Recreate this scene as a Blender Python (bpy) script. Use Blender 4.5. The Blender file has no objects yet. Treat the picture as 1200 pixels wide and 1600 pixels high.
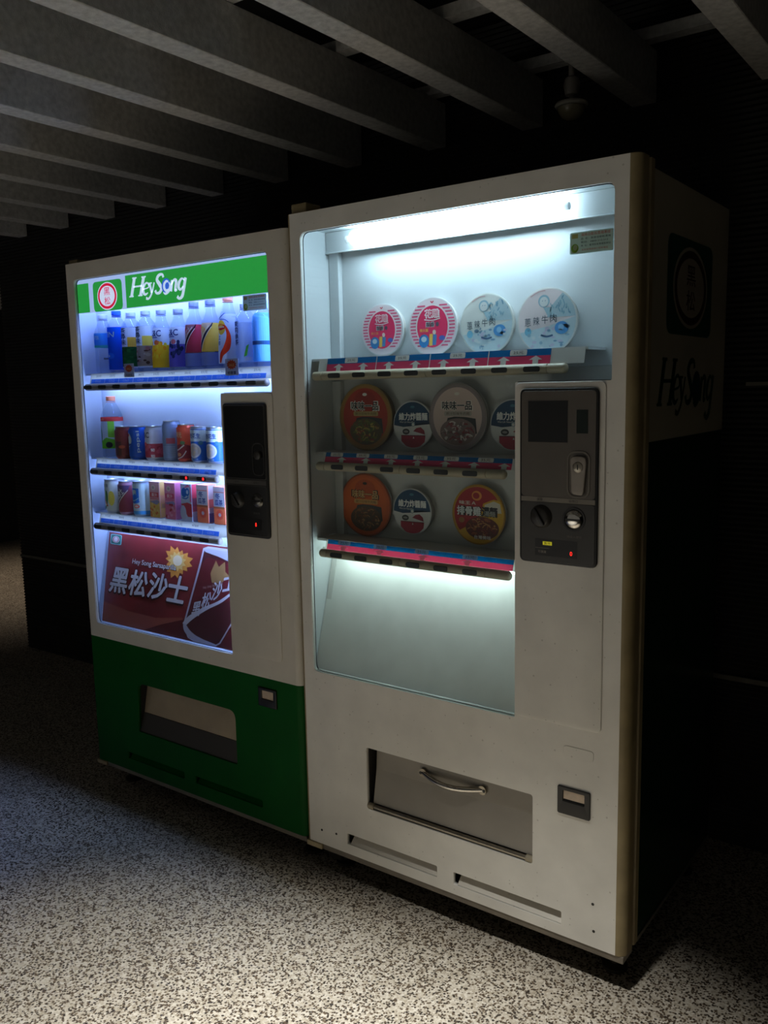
import bpy, bmesh, math, random
from mathutils import Vector, Matrix

random.seed(7)
S = bpy.context.scene
COL = S.collection
PI = math.pi

# ------------------------------------------------------------------ camera, world, light, exposure
cam = bpy.data.objects.new('camera', bpy.data.cameras.new('camera'))
COL.objects.link(cam)
cam.location = (1.5793, -1.7393, 1.3785)
cam.rotation_euler = (1.42905, 0.02003, 0.63262)
cam.data.sensor_fit = 'VERTICAL'
cam.data.sensor_height = 36.0
cam.data.lens = 36.0 * 1351.65 / 1600.0
cam.data.clip_start = 0.02
S.camera = cam

EXPOSURE = 0.0
TUBE_WHITE = 33.0          # top tube of the white machine
TUBE_LOW = 13.5            # tube under its lowest shelf
TUBE_BLUE = 43.0           # tubes of the drinks machine
ADDED_DOWNLIGHT = 450.0          # watts; base power of the lamps added to brighten floor and fronts
FARLAMP = 60.0
S.view_settings.view_transform = 'Standard'
S.view_settings.look = 'None'
S.view_settings.exposure = EXPOSURE
S.view_settings.gamma = 1.0
S.view_settings.use_curve_mapping = False
try:
    S.cycles.use_denoising = True
    S.cycles.max_bounces = 10
    S.cycles.transparent_max_bounces = 24
    S.cycles.caustics_reflective = False
    S.cycles.caustics_refractive = False
    S.cycles.sample_clamp_indirect = 4.0
except Exception:
    pass

world = bpy.data.worlds.new('night')
S.world = world
world.use_nodes = True
bg = world.node_tree.nodes['Background']
bg.inputs['Color'].default_value = (0.62, 0.60, 0.56, 1)
bg.inputs['Strength'].default_value = 0.15


# ------------------------------------------------------------------ materials
def lin(c):
    o = []
    for v in c[:3]:
        v = v / 255.0
        o.append(v / 12.92 if v <= 0.04045 else ((v + 0.055) / 1.055) ** 2.4)
    return (o[0], o[1], o[2], 1.0)


MATS = {}


def mat(name, col, rough=0.5, metal=0.0, spec=0.5, var=0.0, vscale=30.0, bump=0.0, bscale=200.0, emit=None, estr=0.0, speck=0.0):
    if name in MATS:
        return MATS[name]
    m = bpy.data.materials.new(name)
    m.use_nodes = True
    nt = m.node_tree
    b = nt.nodes['Principled BSDF']
    b.inputs['Base Color'].default_value = lin(col)
    b.inputs['Roughness'].default_value = rough
    b.inputs['Metallic'].default_value = metal
    b.inputs['Specular IOR Level'].default_value = spec
    if var or bump:
        tc = nt.nodes.new('ShaderNodeTexCoord')
    if var:
        n = nt.nodes.new('ShaderNodeTexNoise')
        n.inputs['Scale'].default_value = vscale
        n.inputs['Detail'].default_value = 6
        nt.links.new(tc.outputs['Object'], n.inputs['Vector'])
        r = nt.nodes.new('ShaderNodeMapRange')
        r.inputs['From Min'].default_value = 0.3
        r.inputs['From Max'].default_value = 0.7
        r.inputs['To Min'].default_value = 1.0 - var
        r.inputs['To Max'].default_value = 1.0 + var * 0.4
        nt.links.new(n.outputs['Fac'], r.inputs['Value'])
        mx = nt.nodes.new('ShaderNodeMix')
        mx.data_type = 'RGBA'
        mx.blend_type = 'MULTIPLY'
        mx.inputs['Factor'].default_value = 1.0
        mx.inputs['A'].default_value = lin(col)
        nt.links.new(r.outputs['Result'], mx.inputs['B'])
        nt.links.new(mx.outputs['Result'], b.inputs['Base Color'])
        if speck:                                    # small dirt specks in the paint
            vo = nt.nodes.new('ShaderNodeTexVoronoi')
            vo.inputs['Scale'].default_value = 95
            nt.links.new(tc.outputs['Object'], vo.inputs['Vector'])
            sp = nt.nodes.new('ShaderNodeSeparateColor')
            nt.links.new(vo.outputs['Color'], sp.inputs[0])
            th = nt.nodes.new('ShaderNodeMath')      # spot radius by cell: most cells get none
            th.operation = 'MULTIPLY_ADD'
            th.inputs[1].default_value = 0.9
            th.inputs[2].default_value = -0.68
            nt.links.new(sp.outputs[0], th.inputs[0])
            lt = nt.nodes.new('ShaderNodeMath')
            lt.operation = 'LESS_THAN'
            nt.links.new(vo.outputs['Distance'], lt.inputs[0])
            nt.links.new(th.outputs[0], lt.inputs[1])
            am = nt.nodes.new('ShaderNodeMath')
            am.operation = 'MULTIPLY'
            am.inputs[1].default_value = speck
            nt.links.new(lt.outputs[0], am.inputs[0])
            m3 = nt.nodes.new('ShaderNodeMix')
            m3.data_type = 'RGBA'
            m3.inputs['B'].default_value = lin((92, 78, 58))
            nt.links.new(am.outputs[0], m3.inputs['Factor'])
            nt.links.new(mx.outputs['Result'], m3.inputs['A'])
            nt.links.new(m3.outputs['Result'], b.inputs['Base Color'])
    if bump:
        n2 = nt.nodes.new('ShaderNodeTexNoise')
        n2.inputs['Scale'].default_value = bscale
        n2.inputs['Detail'].default_value = 3
        nt.links.new(tc.outputs['Object'], n2.inputs['Vector'])
        bp = nt.nodes.new('ShaderNodeBump')
        bp.inputs['Strength'].default_value = bump
        bp.inputs['Distance'].default_value = 0.002
        nt.links.new(n2.outputs['Fac'], bp.inputs['Height'])
        nt.links.new(bp.outputs['Normal'], b.inputs['Normal'])
    if emit is not None:
        b.inputs['Emission Color'].default_value = lin(emit)
        b.inputs['Emission Strength'].default_value = estr
    MATS[name] = m
    return m


def tube_mat(name, col, strength):
    m = bpy.data.materials.new(name)
    m.use_nodes = True
    nt = m.node_tree
    nt.nodes.remove(nt.nodes['Principled BSDF'])
    e = nt.nodes.new('ShaderNodeEmission')
    e.inputs['Color'].default_value = lin(col)
    e.inputs['Strength'].default_value = strength
    nt.links.new(e.outputs[0], nt.nodes['Material Output'].inputs['Surface'])
    MATS[name] = m
    return m


def clear_mat(name, tint, refl=0.06, rough=0.03, film=0.0, film_col=(200, 210, 220)):
    """thin clear sheet: straight-through transmission, a mirror share by Fresnel, a little dust film"""
    m = bpy.data.materials.new(name)
    m.use_nodes = True
    nt = m.node_tree
    nt.nodes.remove(nt.nodes['Principled BSDF'])
    out = nt.nodes['Material Output']
    t = nt.nodes.new('ShaderNodeBsdfTransparent')
    t.inputs['Color'].default_value = lin(tint)
    g = nt.nodes.new('ShaderNodeBsdfGlossy')
    g.inputs['Roughness'].default_value = rough
    f = nt.nodes.new('ShaderNodeFresnel')
    f.inputs['IOR'].default_value = 1.0 + refl * 7.5
    mx = nt.nodes.new('ShaderNodeMixShader')
    ge = nt.nodes.new('ShaderNodeNewGeometry')       # only the outer face mirrors, so no false total reflection
    inv = nt.nodes.new('ShaderNodeMath')
    inv.operation = 'SUBTRACT'
    inv.inputs[0].default_value = 1.0
    nt.links.new(ge.outputs['Backfacing'], inv.inputs[1])
    mu = nt.nodes.new('ShaderNodeMath')
    mu.operation = 'MULTIPLY'
    nt.links.new(f.outputs[0], mu.inputs[0])
    nt.links.new(inv.outputs[0], mu.inputs[1])
    nt.links.new(mu.outputs[0], mx.inputs[0])
    last = t
    if film > 0:
        d = nt.nodes.new('ShaderNodeBsdfDiffuse')
        d.inputs['Color'].default_value = lin(film_col)
        m2 = nt.nodes.new('ShaderNodeMixShader')
        m2.inputs[0].default_value = film
        nt.links.new(t.outputs[0], m2.inputs[1])
        nt.links.new(d.outputs[0], m2.inputs[2])
        last = m2
    nt.links.new(last.outputs[0], mx.inputs[1])
    nt.links.new(g.outputs[0], mx.inputs[2])
    nt.links.new(mx.outputs[0], out.inputs['Surface'])
    MATS[name] = m
    return m


def ink(c, trans=0.0):
    """printed colour; trans = share of light let through from behind (film prints)"""
    key = 'ink_%d_%d_%d_%d' % (c[0], c[1], c[2], int(trans * 100))
    if key in MATS:
        return MATS[key]
    if trans == 0:
        return mat(key, c, 0.42)
    m = bpy.data.materials.new(key)
    m.use_nodes = True
    nt = m.node_tree
    nt.nodes.remove(nt.nodes['Principled BSDF'])
    d = nt.nodes.new('ShaderNodeBsdfDiffuse')
    d.inputs['Color'].default_value = lin(c)
    t = nt.nodes.new('ShaderNodeBsdfTranslucent')
    t.inputs['Color'].default_value = lin(c)
    mx = nt.nodes.new('ShaderNodeMixShader')
    mx.inputs[0].default_value = trans
    nt.links.new(d.outputs[0], mx.inputs[1])
    nt.links.new(t.outputs[0], mx.inputs[2])
    nt.links.new(mx.outputs[0], nt.nodes['Material Output'].inputs['Surface'])
    MATS[key] = m
    return m


def glow_ink(c, s):
    """a face of the backlit header sign"""
    key = 'backlit_%d_%d_%d' % tuple(c)
    return mat(key, c, 0.3, emit=c, estr=s)


WHITE = mat('white_enamel', (230, 228, 221), speck=0.3, rough=0.38, var=0.10, vscale=9.0, bump=0.05, bscale=260)
WHITE2 = mat('cream_enamel', (212, 207, 196), speck=0.25, rough=0.42, var=0.10, vscale=8.0, bump=0.05, bscale=260)
GREEN = mat('green_enamel', (0, 80, 20), 0.5, spec=0.15, var=0.16, vscale=7.0, bump=0.06, bscale=220)
GREENSIDE = mat('dark_green_side', (6, 44, 26), 0.22, var=0.1, vscale=6.0)
EDGE = mat('yellowed_door_edge', (150, 134, 98), 0.5, var=0.25, vscale=14.0)
GROOVE = mat('door_groove', (66, 58, 40), 0.7, var=0.2)
LIP = mat('grey_bottom_rail', (120, 112, 100), 0.5, var=0.2, vscale=20)
PANELW = mat('white_display_panel', (206, 212, 214), 0.38, var=0.03, vscale=5)
PANELG = mat('grey_white_display_panel', (202, 202, 198), 0.4, var=0.04, vscale=5)
PANELB = mat('pale_blue_display_panel', (196, 208, 232), 0.4, var=0.03, vscale=5)
LOWP = mat('matt_white_lower_panel', (224, 226, 222), 0.5, var=0.06, vscale=18, bump=0.03)
BLACKP = mat('black_plastic', (16, 16, 16), 0.4)
DARKP = mat('dark_grey_plastic', (52, 50, 47), 0.35, var=0.1, vscale=40)
GREYP = mat('brown_grey_plate', (92, 86, 80), 0.42, var=0.06, vscale=30)
GREYB = mat('grey_band', (128, 122, 112), 0.4)
CHROME = mat('chrome', (210, 205, 195), 0.12, 1.0)
STEEL = mat('brushed_steel', (160, 152, 138), 0.3, 1.0, var=0.15, vscale=60)
BEIGEBAR = mat('beige_bar_plastic', (178, 164, 138), 0.42, var=0.08, vscale=30)
DARKBAR = mat('dark_grey_bar_plastic', (126, 118, 114), 0.38, var=0.1, vscale=30)
FLAPG = mat('grey_flap_plastic', (152, 146, 136), 0.35, var=0.1, vscale=12)
FLAPB = mat('beige_flap_plastic', (176, 160, 136), 0.5, var=0.16, vscale=10)
RUBBER = mat('black_rubber', (14, 14, 14), 0.7)
SILVER = mat('can_lid_aluminium', (200, 204, 210), 0.28, 0.9)
GLASS = clear_mat('window_glass', (246, 250, 250), refl=0.055, rough=0.02, film=0.012)
PETC = clear_mat('clear_bottle_plastic', (238, 244, 252), refl=0.05, rough=0.08, film=0.05, film_col=(200, 215, 240))
TUBEW = tube_mat('cool_white_tube', (212, 238, 255), TUBE_WHITE)
TUBEL = tube_mat('cool_white_low_tube', (226, 250, 250), TUBE_LOW)
TUBEB = tube_mat('blue_white_tube', (172, 198, 255), TUBE_BLUE)

# ------------------------------------------------------------------ mesh helpers


def obj(name, bm, material, parent=None, smooth=False, loc=(0, 0, 0)):
    me = bpy.data.meshes.new(name)
    if isinstance(bm, bmesh.types.BMesh):
        bm.normal_update()
        bm.to_mesh(me)
        bm.free()
    else:
        me = bm
        me.name = name
    if material is not None:
        if isinstance(material, (list, tuple)):
            for m in material:
                me.materials.append(m)
        else:
            me.materials.append(material)
    if smooth:
        for p in me.polygons:
            p.use_smooth = True
        try:
            me.set_sharp_from_angle(angle=math.radians(38))
        except Exception:
            pass
    o = bpy.data.objects.new(name, me)
    COL.objects.link(o)
    o.location = loc
    if parent is not None:
        o.parent = parent
    return o


def thing(name, label, cat, loc=(0, 0, 0), group=None, rz=0.0):
    e = bpy.data.objects.new(name, None)
    COL.objects.link(e)
    e.empty_display_size = 0.05
    e.location = loc
    e.rotation_euler = (0, 0, rz)
    e['label'] = label
    e['category'] = cat
    if group:
        e['group'] = group
    return e


def box(bm, x0, x1, y0, y1, z0, z1):
    vs = [bm.verts.new(p) for p in ((x0, y0, z0), (x1, y0, z0), (x1, y1, z0), (x0, y1, z0),
                                    (x0, y0, z1), (x1, y0, z1), (x1, y1, z1), (x0, y1, z1))]
    for f in ((0, 3, 2, 1), (4, 5, 6, 7), (0, 1, 5, 4), (1, 2, 6, 5), (2, 3, 7, 6), (3, 0, 4, 7)):
        bm.faces.new([vs[i] for i in f])
    return vs


def boxm(x0, x1, y0, y1, z0, z1, bevel=0.0, seg=2):
    bm = bmesh.new()
    box(bm, x0, x1, y0, y1, z0, z1)
    if bevel:
        bmesh.ops.bevel(bm, geom=bm.edges[:], offset=bevel, segments=seg, profile=0.5, affect='EDGES')
    return bm


def prism_x(prof, x0, x1):
    """profile of (y,z) points swept along x"""
    bm = bmesh.new()
    a = [bm.verts.new((x0, y, z)) for y, z in prof]
    b = [bm.verts.new((x1, y, z)) for y, z in prof]
    n = len(prof)
    for i in range(n):
        j = (i + 1) % n
        bm.faces.new((a[i], a[j], b[j], b[i]))
    bm.faces.new(a[::-1])
    bm.faces.new(b)
    bmesh.ops.recalc_face_normals(bm, faces=bm.faces[:])
    return bm


def prism_z(prof, z0, z1):
    """profile of (x,y) points swept along z"""
    bm = bmesh.new()
    a = [bm.verts.new((x, y, z0)) for x, y in prof]
    b = [bm.verts.new((x, y, z1)) for x, y in prof]
    n = len(prof)
    for i in range(n):
        j = (i + 1) % n
        bm.faces.new((a[i], a[j], b[j], b[i]))
    bm.faces.new(a[::-1])
    bm.faces.new(b)
    bmesh.ops.recalc_face_normals(bm, faces=bm.faces[:])
    return bm


def lathe(prof, seg=28, axis='Z', c=(0, 0, 0), cap=True, bm=None):
    """prof of (r, t); axis Z, X or Y (Y: t runs along +y)"""
    bm = bm or bmesh.new()

    def P(r, t, a):
        u, v = r * math.cos(a), r * math.sin(a)
        if axis == 'Z':
            return (c[0] + u, c[1] + v, c[2] + t)
        if axis == 'X':
            return (c[0] + t, c[1] + u, c[2] + v)
        return (c[0] + u, c[1] + t, c[2] + v)
    rings = []
    for r, t in prof:
        if r < 1e-6:
            rings.append([bm.verts.new(P(0, t, 0))])
        else:
            rings.append([bm.verts.new(P(r, t, 2 * PI * k / seg)) for k in range(seg)])
    for i in range(len(rings) - 1):
        a, b = rings[i], rings[i + 1]
        for k in range(seg):
            k2 = (k + 1) % seg
            if len(a) == 1 and len(b) == 1:
                continue
            if len(a) == 1:
                bm.faces.new((a[0], b[k], b[k2]))
            elif len(b) == 1:
                bm.faces.new((a[k], a[k2], b[0]))
            else:
                bm.faces.new((a[k], a[k2], b[k2], b[k]))
    if cap:
        if len(rings[0]) > 1:
            bm.faces.new(rings[0])
        if len(rings[-1]) > 1:
            bm.faces.new(rings[-1])
    bmesh.ops.recalc_face_normals(bm, faces=bm.faces[:])
    return bm


def tube(pts, r, seg=10, closed_ends=True):
    bm = bmesh.new()
    pts = [Vector(p) for p in pts]
    rings = []
    up = Vector((0, 0, 1))
    for i, p in enumerate(pts):
        d = (pts[min(i + 1, len(pts) - 1)] - pts[max(i - 1, 0)]).normalized()
        s = d.cross(up)
        if s.length < 1e-4:
            s = d.cross(Vector((0, 1, 0)))
        s.normalize()
        t = s.cross(d)
        rings.append([bm.verts.new(p + s * r * math.cos(2 * PI * k / seg) + t * r * math.sin(2 * PI * k / seg)) for k in range(seg)])
    for a, b in zip(rings, rings[1:]):
        for k in range(seg):
            bm.faces.new((a[k], a[(k + 1) % seg], b[(k + 1) % seg], b[k]))
    bm.faces.new(rings[0])
    bm.faces.new(rings[-1])
    bmesh.ops.recalc_face_normals(bm, faces=bm.faces[:])
    return bm


def rpoly(corners, n=6):
    """rounded polygon from (x, z, radius) corners, in order"""
    out = []
    m = len(corners)
    for i in range(m):
        p0 = Vector(corners[i - 1][:2])
        p = Vector(corners[i][:2])
        p1 = Vector(corners[(i + 1) % m][:2])
        r = corners[i][2]
        if r <= 0:
            out.append((p.x, p.y))
            continue
        a = (p0 - p).normalized()
        b = (p1 - p).normalized()
        for k in range(n + 1):
            t = k / n
            q0 = p + a * r
            q1 = p + b * r
            q = q0 * (1 - t) ** 2 + p * 2 * t * (1 - t) + q1 * t * t
            # pull the quadratic toward a circular arc
            out.append((q.x, q.y))
    return out


def rrect(x0, x1, z0, z1, r, n=5):
    return rpoly([(x0, z0, r), (x1, z0, r), (x1, z1, r), (x0, z1, r)], n)


def ell(cx, cz, rx, rz, n=40):
    return [(cx + rx * math.cos(2 * PI * k / n), cz + rz * math.sin(2 * PI * k / n)) for k in range(n)]


def plate(loops, y0, y1, bevel=0.0):
    """flat plate facing -y with holes: loops of (x,z); front at y0, back at y1"""
    cu = bpy.data.curves.new('plate', 'CURVE')
    cu.dimensions = '2D'
    cu.fill_mode = 'BOTH'
    cu.extrude = (y1 - y0) / 2 - bevel
    cu.bevel_depth = bevel
    cu.bevel_resolution = 2
    cu.offset = -bevel
    for lp in loops:
        sp = cu.splines.new('POLY')
        sp.points.add(len(lp) - 1)
        for pt, (x, z) in zip(sp.points, lp):
            pt.co = (x, z, 0, 1)
        sp.use_cyclic_u = True
    o = bpy.data.objects.new('plate', cu)
    COL.objects.link(o)
    bpy.context.view_layer.update()
    me = bpy.data.meshes.new_from_object(o.evaluated_get(bpy.context.evaluated_depsgraph_get()))
    bpy.data.objects.remove(o)
    bpy.data.curves.remove(cu)
    bm = bmesh.new()
    bm.from_mesh(me)
    bpy.data.meshes.remove(me)
    bmesh.ops.remove_doubles(bm, verts=bm.verts[:], dist=1e-5)
    yc = (y0 + y1) / 2
    for v in bm.verts:
        x, y, z = v.co
        v.co = (x, yc - z, y)
    bmesh.ops.recalc_face_normals(bm, faces=bm.faces[:])
    return bm


# ------------------------------------------------------------------ flat print: inked shapes laid on a surface
_TEXT = {}


def text_tris(body, off):
    key = (body, round(off, 4))
    if key in _TEXT:
        return _TEXT[key]
    cu = bpy.data.curves.new('txt', 'FONT')
    cu.body = body
    cu.size = 1.0
    cu.offset = off
    cu.resolution_u = 3
    o = bpy.data.objects.new('txt', cu)
    COL.objects.link(o)
    bpy.context.view_layer.update()
    me = bpy.data.meshes.new_from_object(o.evaluated_get(bpy.context.evaluated_depsgraph_get()))
    bpy.data.objects.remove(o)
    bpy.data.curves.remove(cu)
    vs = [(v.co.x, v.co.y) for v in me.vertices]
    fs = [tuple(p.vertices) for p in me.polygons]
    bpy.data.meshes.remove(me)
    if vs:
        x0 = min(v[0] for v in vs)
        x1 = max(v[0] for v in vs)
        z0 = min(v[1] for v in vs)
        z1 = max(v[1] for v in vs)
    else:
        x0, x1, z0, z1 = 0, 1, 0, 1
    _TEXT[key] = (vs, fs, x0, x1, z0, z1)
    return _TEXT[key]


def smoothline(pts, n=6):
    out = []
    for i in range(len(pts) - 1):
        p0 = Vector(pts[max(i - 1, 0)])
        p1 = Vector(pts[i])
        p2 = Vector(pts[i + 1])
        p3 = Vector(pts[min(i + 2, len(pts) - 1)])
        for k in range(n):
            t = k / n
            out.append(0.5 * ((2 * p1) + (p2 - p0) * t + (2 * p0 - 5 * p1 + 4 * p2 - p3) * t * t + (3 * p1 - p0 - 3 * p2 + p3) * t ** 3))
    out.append(Vector(pts[-1]))
    return out


class Print:
    def __init__(self, gain=1.0):
        self.gain = gain
        self.items = []          # (verts2d, faces, colour, layer)

    def poly(self, pts, col, layer=0):
        self.items.append(([tuple(p) for p in pts], [tuple(range(len(pts)))], col, layer))

    def rect(self, x0, x1, z0, z1, col, layer=0):
        self.poly([(x0, z0), (x1, z0), (x1, z1), (x0, z1)], col, layer)

    def ell(self, cx, cz, rx, rz, col, layer=0, n=36):
        self.poly(ell(cx, cz, rx, rz, n), col, layer)

    def ring(self, cx, cz, rx, rz, w, col, layer=0, n=40):
        a = ell(cx, cz, rx, rz, n)
        b = ell(cx, cz, rx - w, rz - w, n)
        vs = a + b
        self.items.append((vs, [(k, (k + 1) % n, n + (k + 1) % n, n + k) for k in range(n)], col, layer))

    def stroke(self, pts, w, col, layer=0, smooth=True):
        n0 = len(pts)
        ws = w if isinstance(w, (list, tuple)) else [w] * n0
        if smooth and n0 > 2:
            P = smoothline(pts, 6)
            W = []
            for i in range(n0 - 1):
                for k in range(6):
                    W.append(ws[i] + (ws[i + 1] - ws[i]) * k / 6)
            W.append(ws[-1])
        else:
            P = [Vector(p) for p in pts]
            W = list(ws)
        vs = []
        for i, p in enumerate(P):
            d = (P[min(i + 1, len(P) - 1)] - P[max(i - 1, 0)])
            d = d.normalized() if d.length > 0 else Vector((1, 0))
            nn = Vector((-d.y, d.x)) * W[i] / 2
            vs += [tuple(p + nn), tuple(p - nn)]
        self.items.append((vs, [(2 * i, 2 * i + 1, 2 * i + 3, 2 * i + 2) for i in range(len(P) - 1)], col, layer))

    def text(self, body, cx, cz, w, h, col, layer=1, off=0.0, shear=0.0, rot=0.0, slope=0.0):
        """fit body into a w x h box centred on cx, cz"""
        if off > 0 and min(w, h) > 0.008:
            k = 8 if h > 0.02 or h > 0.1 else 4
            e = off * 0.9
            # h is in the print's own units; keep the shift round on the surface
            for i in range(k):
                a = 2 * PI * i / k
                asp = getattr(self, 'aspect', 1.0)
                sz = h * asp
                self.text(body, cx + e * sz * math.cos(a), cz + e * sz * math.sin(a) / asp, w, h, col, layer + (i + 1) * 0.11, 0.0, shear, rot, slope)
        off = 0.0
        vs, fs, x0, x1, z0, z1 = text_tris(body, off)
        out = []
        ca, sa = math.cos(rot), math.sin(rot)
        for x, z in vs:
            u = ((x - x0) / max(x1 - x0, 1e-6) - 0.5) * w
            v = ((z - z0) / max(z1 - z0, 1e-6) - 0.5) * h
            u += shear * v
            v += slope * u
            out.append((cx + u * ca - v * sa, cz + u * sa + v * ca))
        self.items.append((out, fs, col, layer))

    def vtext(self, chars, cx, ztop, w, h, gap, col, layer=1, off=0.0):
        z = ztop
        for ch in chars:
            self.text(ch, cx, z - h / 2, w, h, col, layer, off)
            z -= h + gap

    def clip_circle(self, cx, cz, r):
        self.clip = (cx, cz, r)

    def build(self, name, parent, f, base=0.0004, step=0.00025, cut=None, trans=0.0, inkf=None, loc=(0, 0, 0), clip=None):
        bm = bmesh.new()
        cols = []
        for vs, fs, col, layer in self.items:
            if col not in cols:
                cols.append(col)
            mi = cols.index(col)
            b2 = bmesh.new()
            bv = [b2.verts.new((x, z, 0)) for x, z in vs]
            for fc in fs:
                try:
                    b2.faces.new([bv[i] for i in fc])
                except ValueError:
                    pass
            if clip:
                bmesh.ops.triangulate(b2, faces=b2.faces[:])
                for k in range(36):
                    a = 2 * PI * k / 36
                    bmesh.ops.bisect_plane(b2, geom=b2.verts[:] + b2.edges[:] + b2.faces[:], dist=1e-7,
                                           plane_co=(clip[0] + clip[2] * math.cos(a), clip[1] + clip[2] * math.sin(a), 0),
                                           plane_no=(math.cos(a), math.sin(a), 0), clear_outer=True)
            if cut and b2.faces:
                bmesh.ops.triangulate(b2, faces=b2.faces[:])
                xs = [v.co.x for v in b2.verts]
                k = math.ceil(min(xs) / cut)
                while k * cut < max(xs):
                    bmesh.ops.bisect_plane(b2, geom=b2.verts[:] + b2.edges[:] + b2.faces[:], dist=1e-7,
                                           plane_co=(k * cut, 0, 0), plane_no=(1, 0, 0))
                    k += 1
            # all faces must look the same way (+z here = outward)
            b2.normal_update()
            for fc in b2.faces:
                if fc.normal.z < 0:
                    fc.normal_flip()
            m = {}
            for v in b2.verts:
                m[v] = bm.verts.new(f(v.co.x, v.co.y, base + step * layer))
            for fc in b2.faces:
                try:
                    nf = bm.faces.new([m[v] for v in fc.verts])
                    nf.material_index = mi
                except ValueError:
                    pass
            b2.free()
        g = self.gain
        fn = inkf or (lambda c: ink(tuple(min(250, int(v * g)) for v in c), trans))
        return obj(name, bm, [fn(c) for c in cols], parent, loc=loc)


def front(y):                       # print on a face looking -y
    return lambda x, z, h: (x, y - h, z)


def side(xp):                       # print on a face looking +x; the print's x runs along +y
    return lambda x, z, h: (xp + h, x, z)


def wrap(r):                        # print around a cylinder standing at the origin, facing -y
    return lambda x, z, h: ((r + h) * math.sin(x / r), -(r + h) * math.cos(x / r), z)


# ================================================================== THE SETTING
def struct(o, label, cat):
    o['kind'] = 'structure'
    o['label'] = label
    o['category'] = cat
    return o


def floor_mat():
    m = bpy.data.materials.new('pebble_wash_floor')
    m.use_nodes = True
    nt = m.node_tree
    N, L = nt.nodes, nt.links
    b = N['Principled BSDF']
    tc = N.new('ShaderNodeTexCoord')
    v = N.new('ShaderNodeTexVoronoi')
    v.inputs['Scale'].default_value = 190
    v.inputs['Randomness'].default_value = 1.0
    wn = N.new('ShaderNodeTexNoise')                 # wobble so grains are not round
    wn.inputs['Scale'].default_value = 260
    L.new(tc.outputs['Object'], wn.inputs['Vector'])
    wm = N.new('ShaderNodeVectorMath')
    wm.operation = 'MULTIPLY_ADD'
    wm.inputs[1].default_value = (0.0045, 0.0045, 0.0)
    L.new(wn.outputs['Color'], wm.inputs[0])
    L.new(tc.outputs['Object'], wm.inputs[2])
    L.new(wm.outputs[0], v.inputs['Vector'])
    sep = N.new('ShaderNodeSeparateColor')
    L.new(v.outputs['Color'], sep.inputs[0])
    base = N.new('ShaderNodeValToRGB')               # pebble colours of the matrix
    be = base.color_ramp.elements
    be[0].position = 0.0
    be[0].color = lin((168, 157, 138))
    be[1].position = 1.0
    be[1].color = lin((212, 204, 190))
    L.new(sep.outputs[1], base.inputs[0])
    dk = N.new('ShaderNodeValToRGB')                 # dark grains
    de = dk.color_ramp.elements
    de[0].position = 0.0
    de[0].color = lin((44, 36, 29))
    de[1].position = 1.0
    de[1].color = lin((100, 84, 66))
    L.new(sep.outputs[2], dk.inputs[0])
    ra = N.new('ShaderNodeMath')
    ra.operation = 'LESS_THAN'
    ra.inputs[1].default_value = 0.50
    L.new(sep.outputs[0], ra.inputs[0])
    rb = N.new('ShaderNodeMapRange')
    rb.inputs['From Min'].default_value = 0.70
    rb.inputs['From Max'].default_value = 0.54
    L.new(v.outputs['Distance'], rb.inputs['Value'])
    rm = N.new('ShaderNodeMath')
    rm.operation = 'MULTIPLY'
    L.new(ra.outputs[0], rm.inputs[0])
    L.new(rb.outputs[0], rm.inputs[1])
    cr = N.new('ShaderNodeMix')
    cr.data_type = 'RGBA'
    L.new(rm.outputs[0], cr.inputs['Factor'])
    L.new(base.outputs[0], cr.inputs['A'])
    L.new(dk.outputs[0], cr.inputs['B'])
    n = N.new('ShaderNodeTexNoise')
    n.inputs['Scale'].default_value = 2.2
    n.inputs['Detail'].default_value = 5
    L.new(tc.outputs['Object'], n.inputs['Vector'])
    r = N.new('ShaderNodeMapRange')
    r.inputs['From Min'].default_value = 0.3
    r.inputs['From Max'].default_value = 0.7
    r.inputs['To Min'].default_value = 0.8
    r.inputs['To Max'].default_value = 1.0
    L.new(n.outputs['Fac'], r.inputs['Value'])
    mx = N.new('ShaderNodeMix')
    mx.data_type = 'RGBA'
    mx.blend_type = 'MULTIPLY'
    mx.inputs['Factor'].default_value = 1
    L.new(cr.outputs['Result'], mx.inputs['A'])
    L.new(r.outputs['Result'], mx.inputs['B'])
    L.new(mx.outputs['Result'], b.inputs['Base Color'])
    b.inputs['Roughness'].default_value = 0.55
    bp = N.new('ShaderNodeBump')
    bp.inputs['Strength'].default_value = 0.35
    bp.inputs['Distance'].default_value = 0.002
    L.new(v.outputs['Distance'], bp.inputs['Height'])
    bp.invert = True
    L.new(bp.outputs['Normal'], b.inputs['Normal'])
    return m


fl = struct(obj('floor', boxm(-9, 5, -6, 8, -0.1, 0.0), floor_mat()), 'speckled pebble wash floor of beige and dark grains', 'floor')

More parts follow.
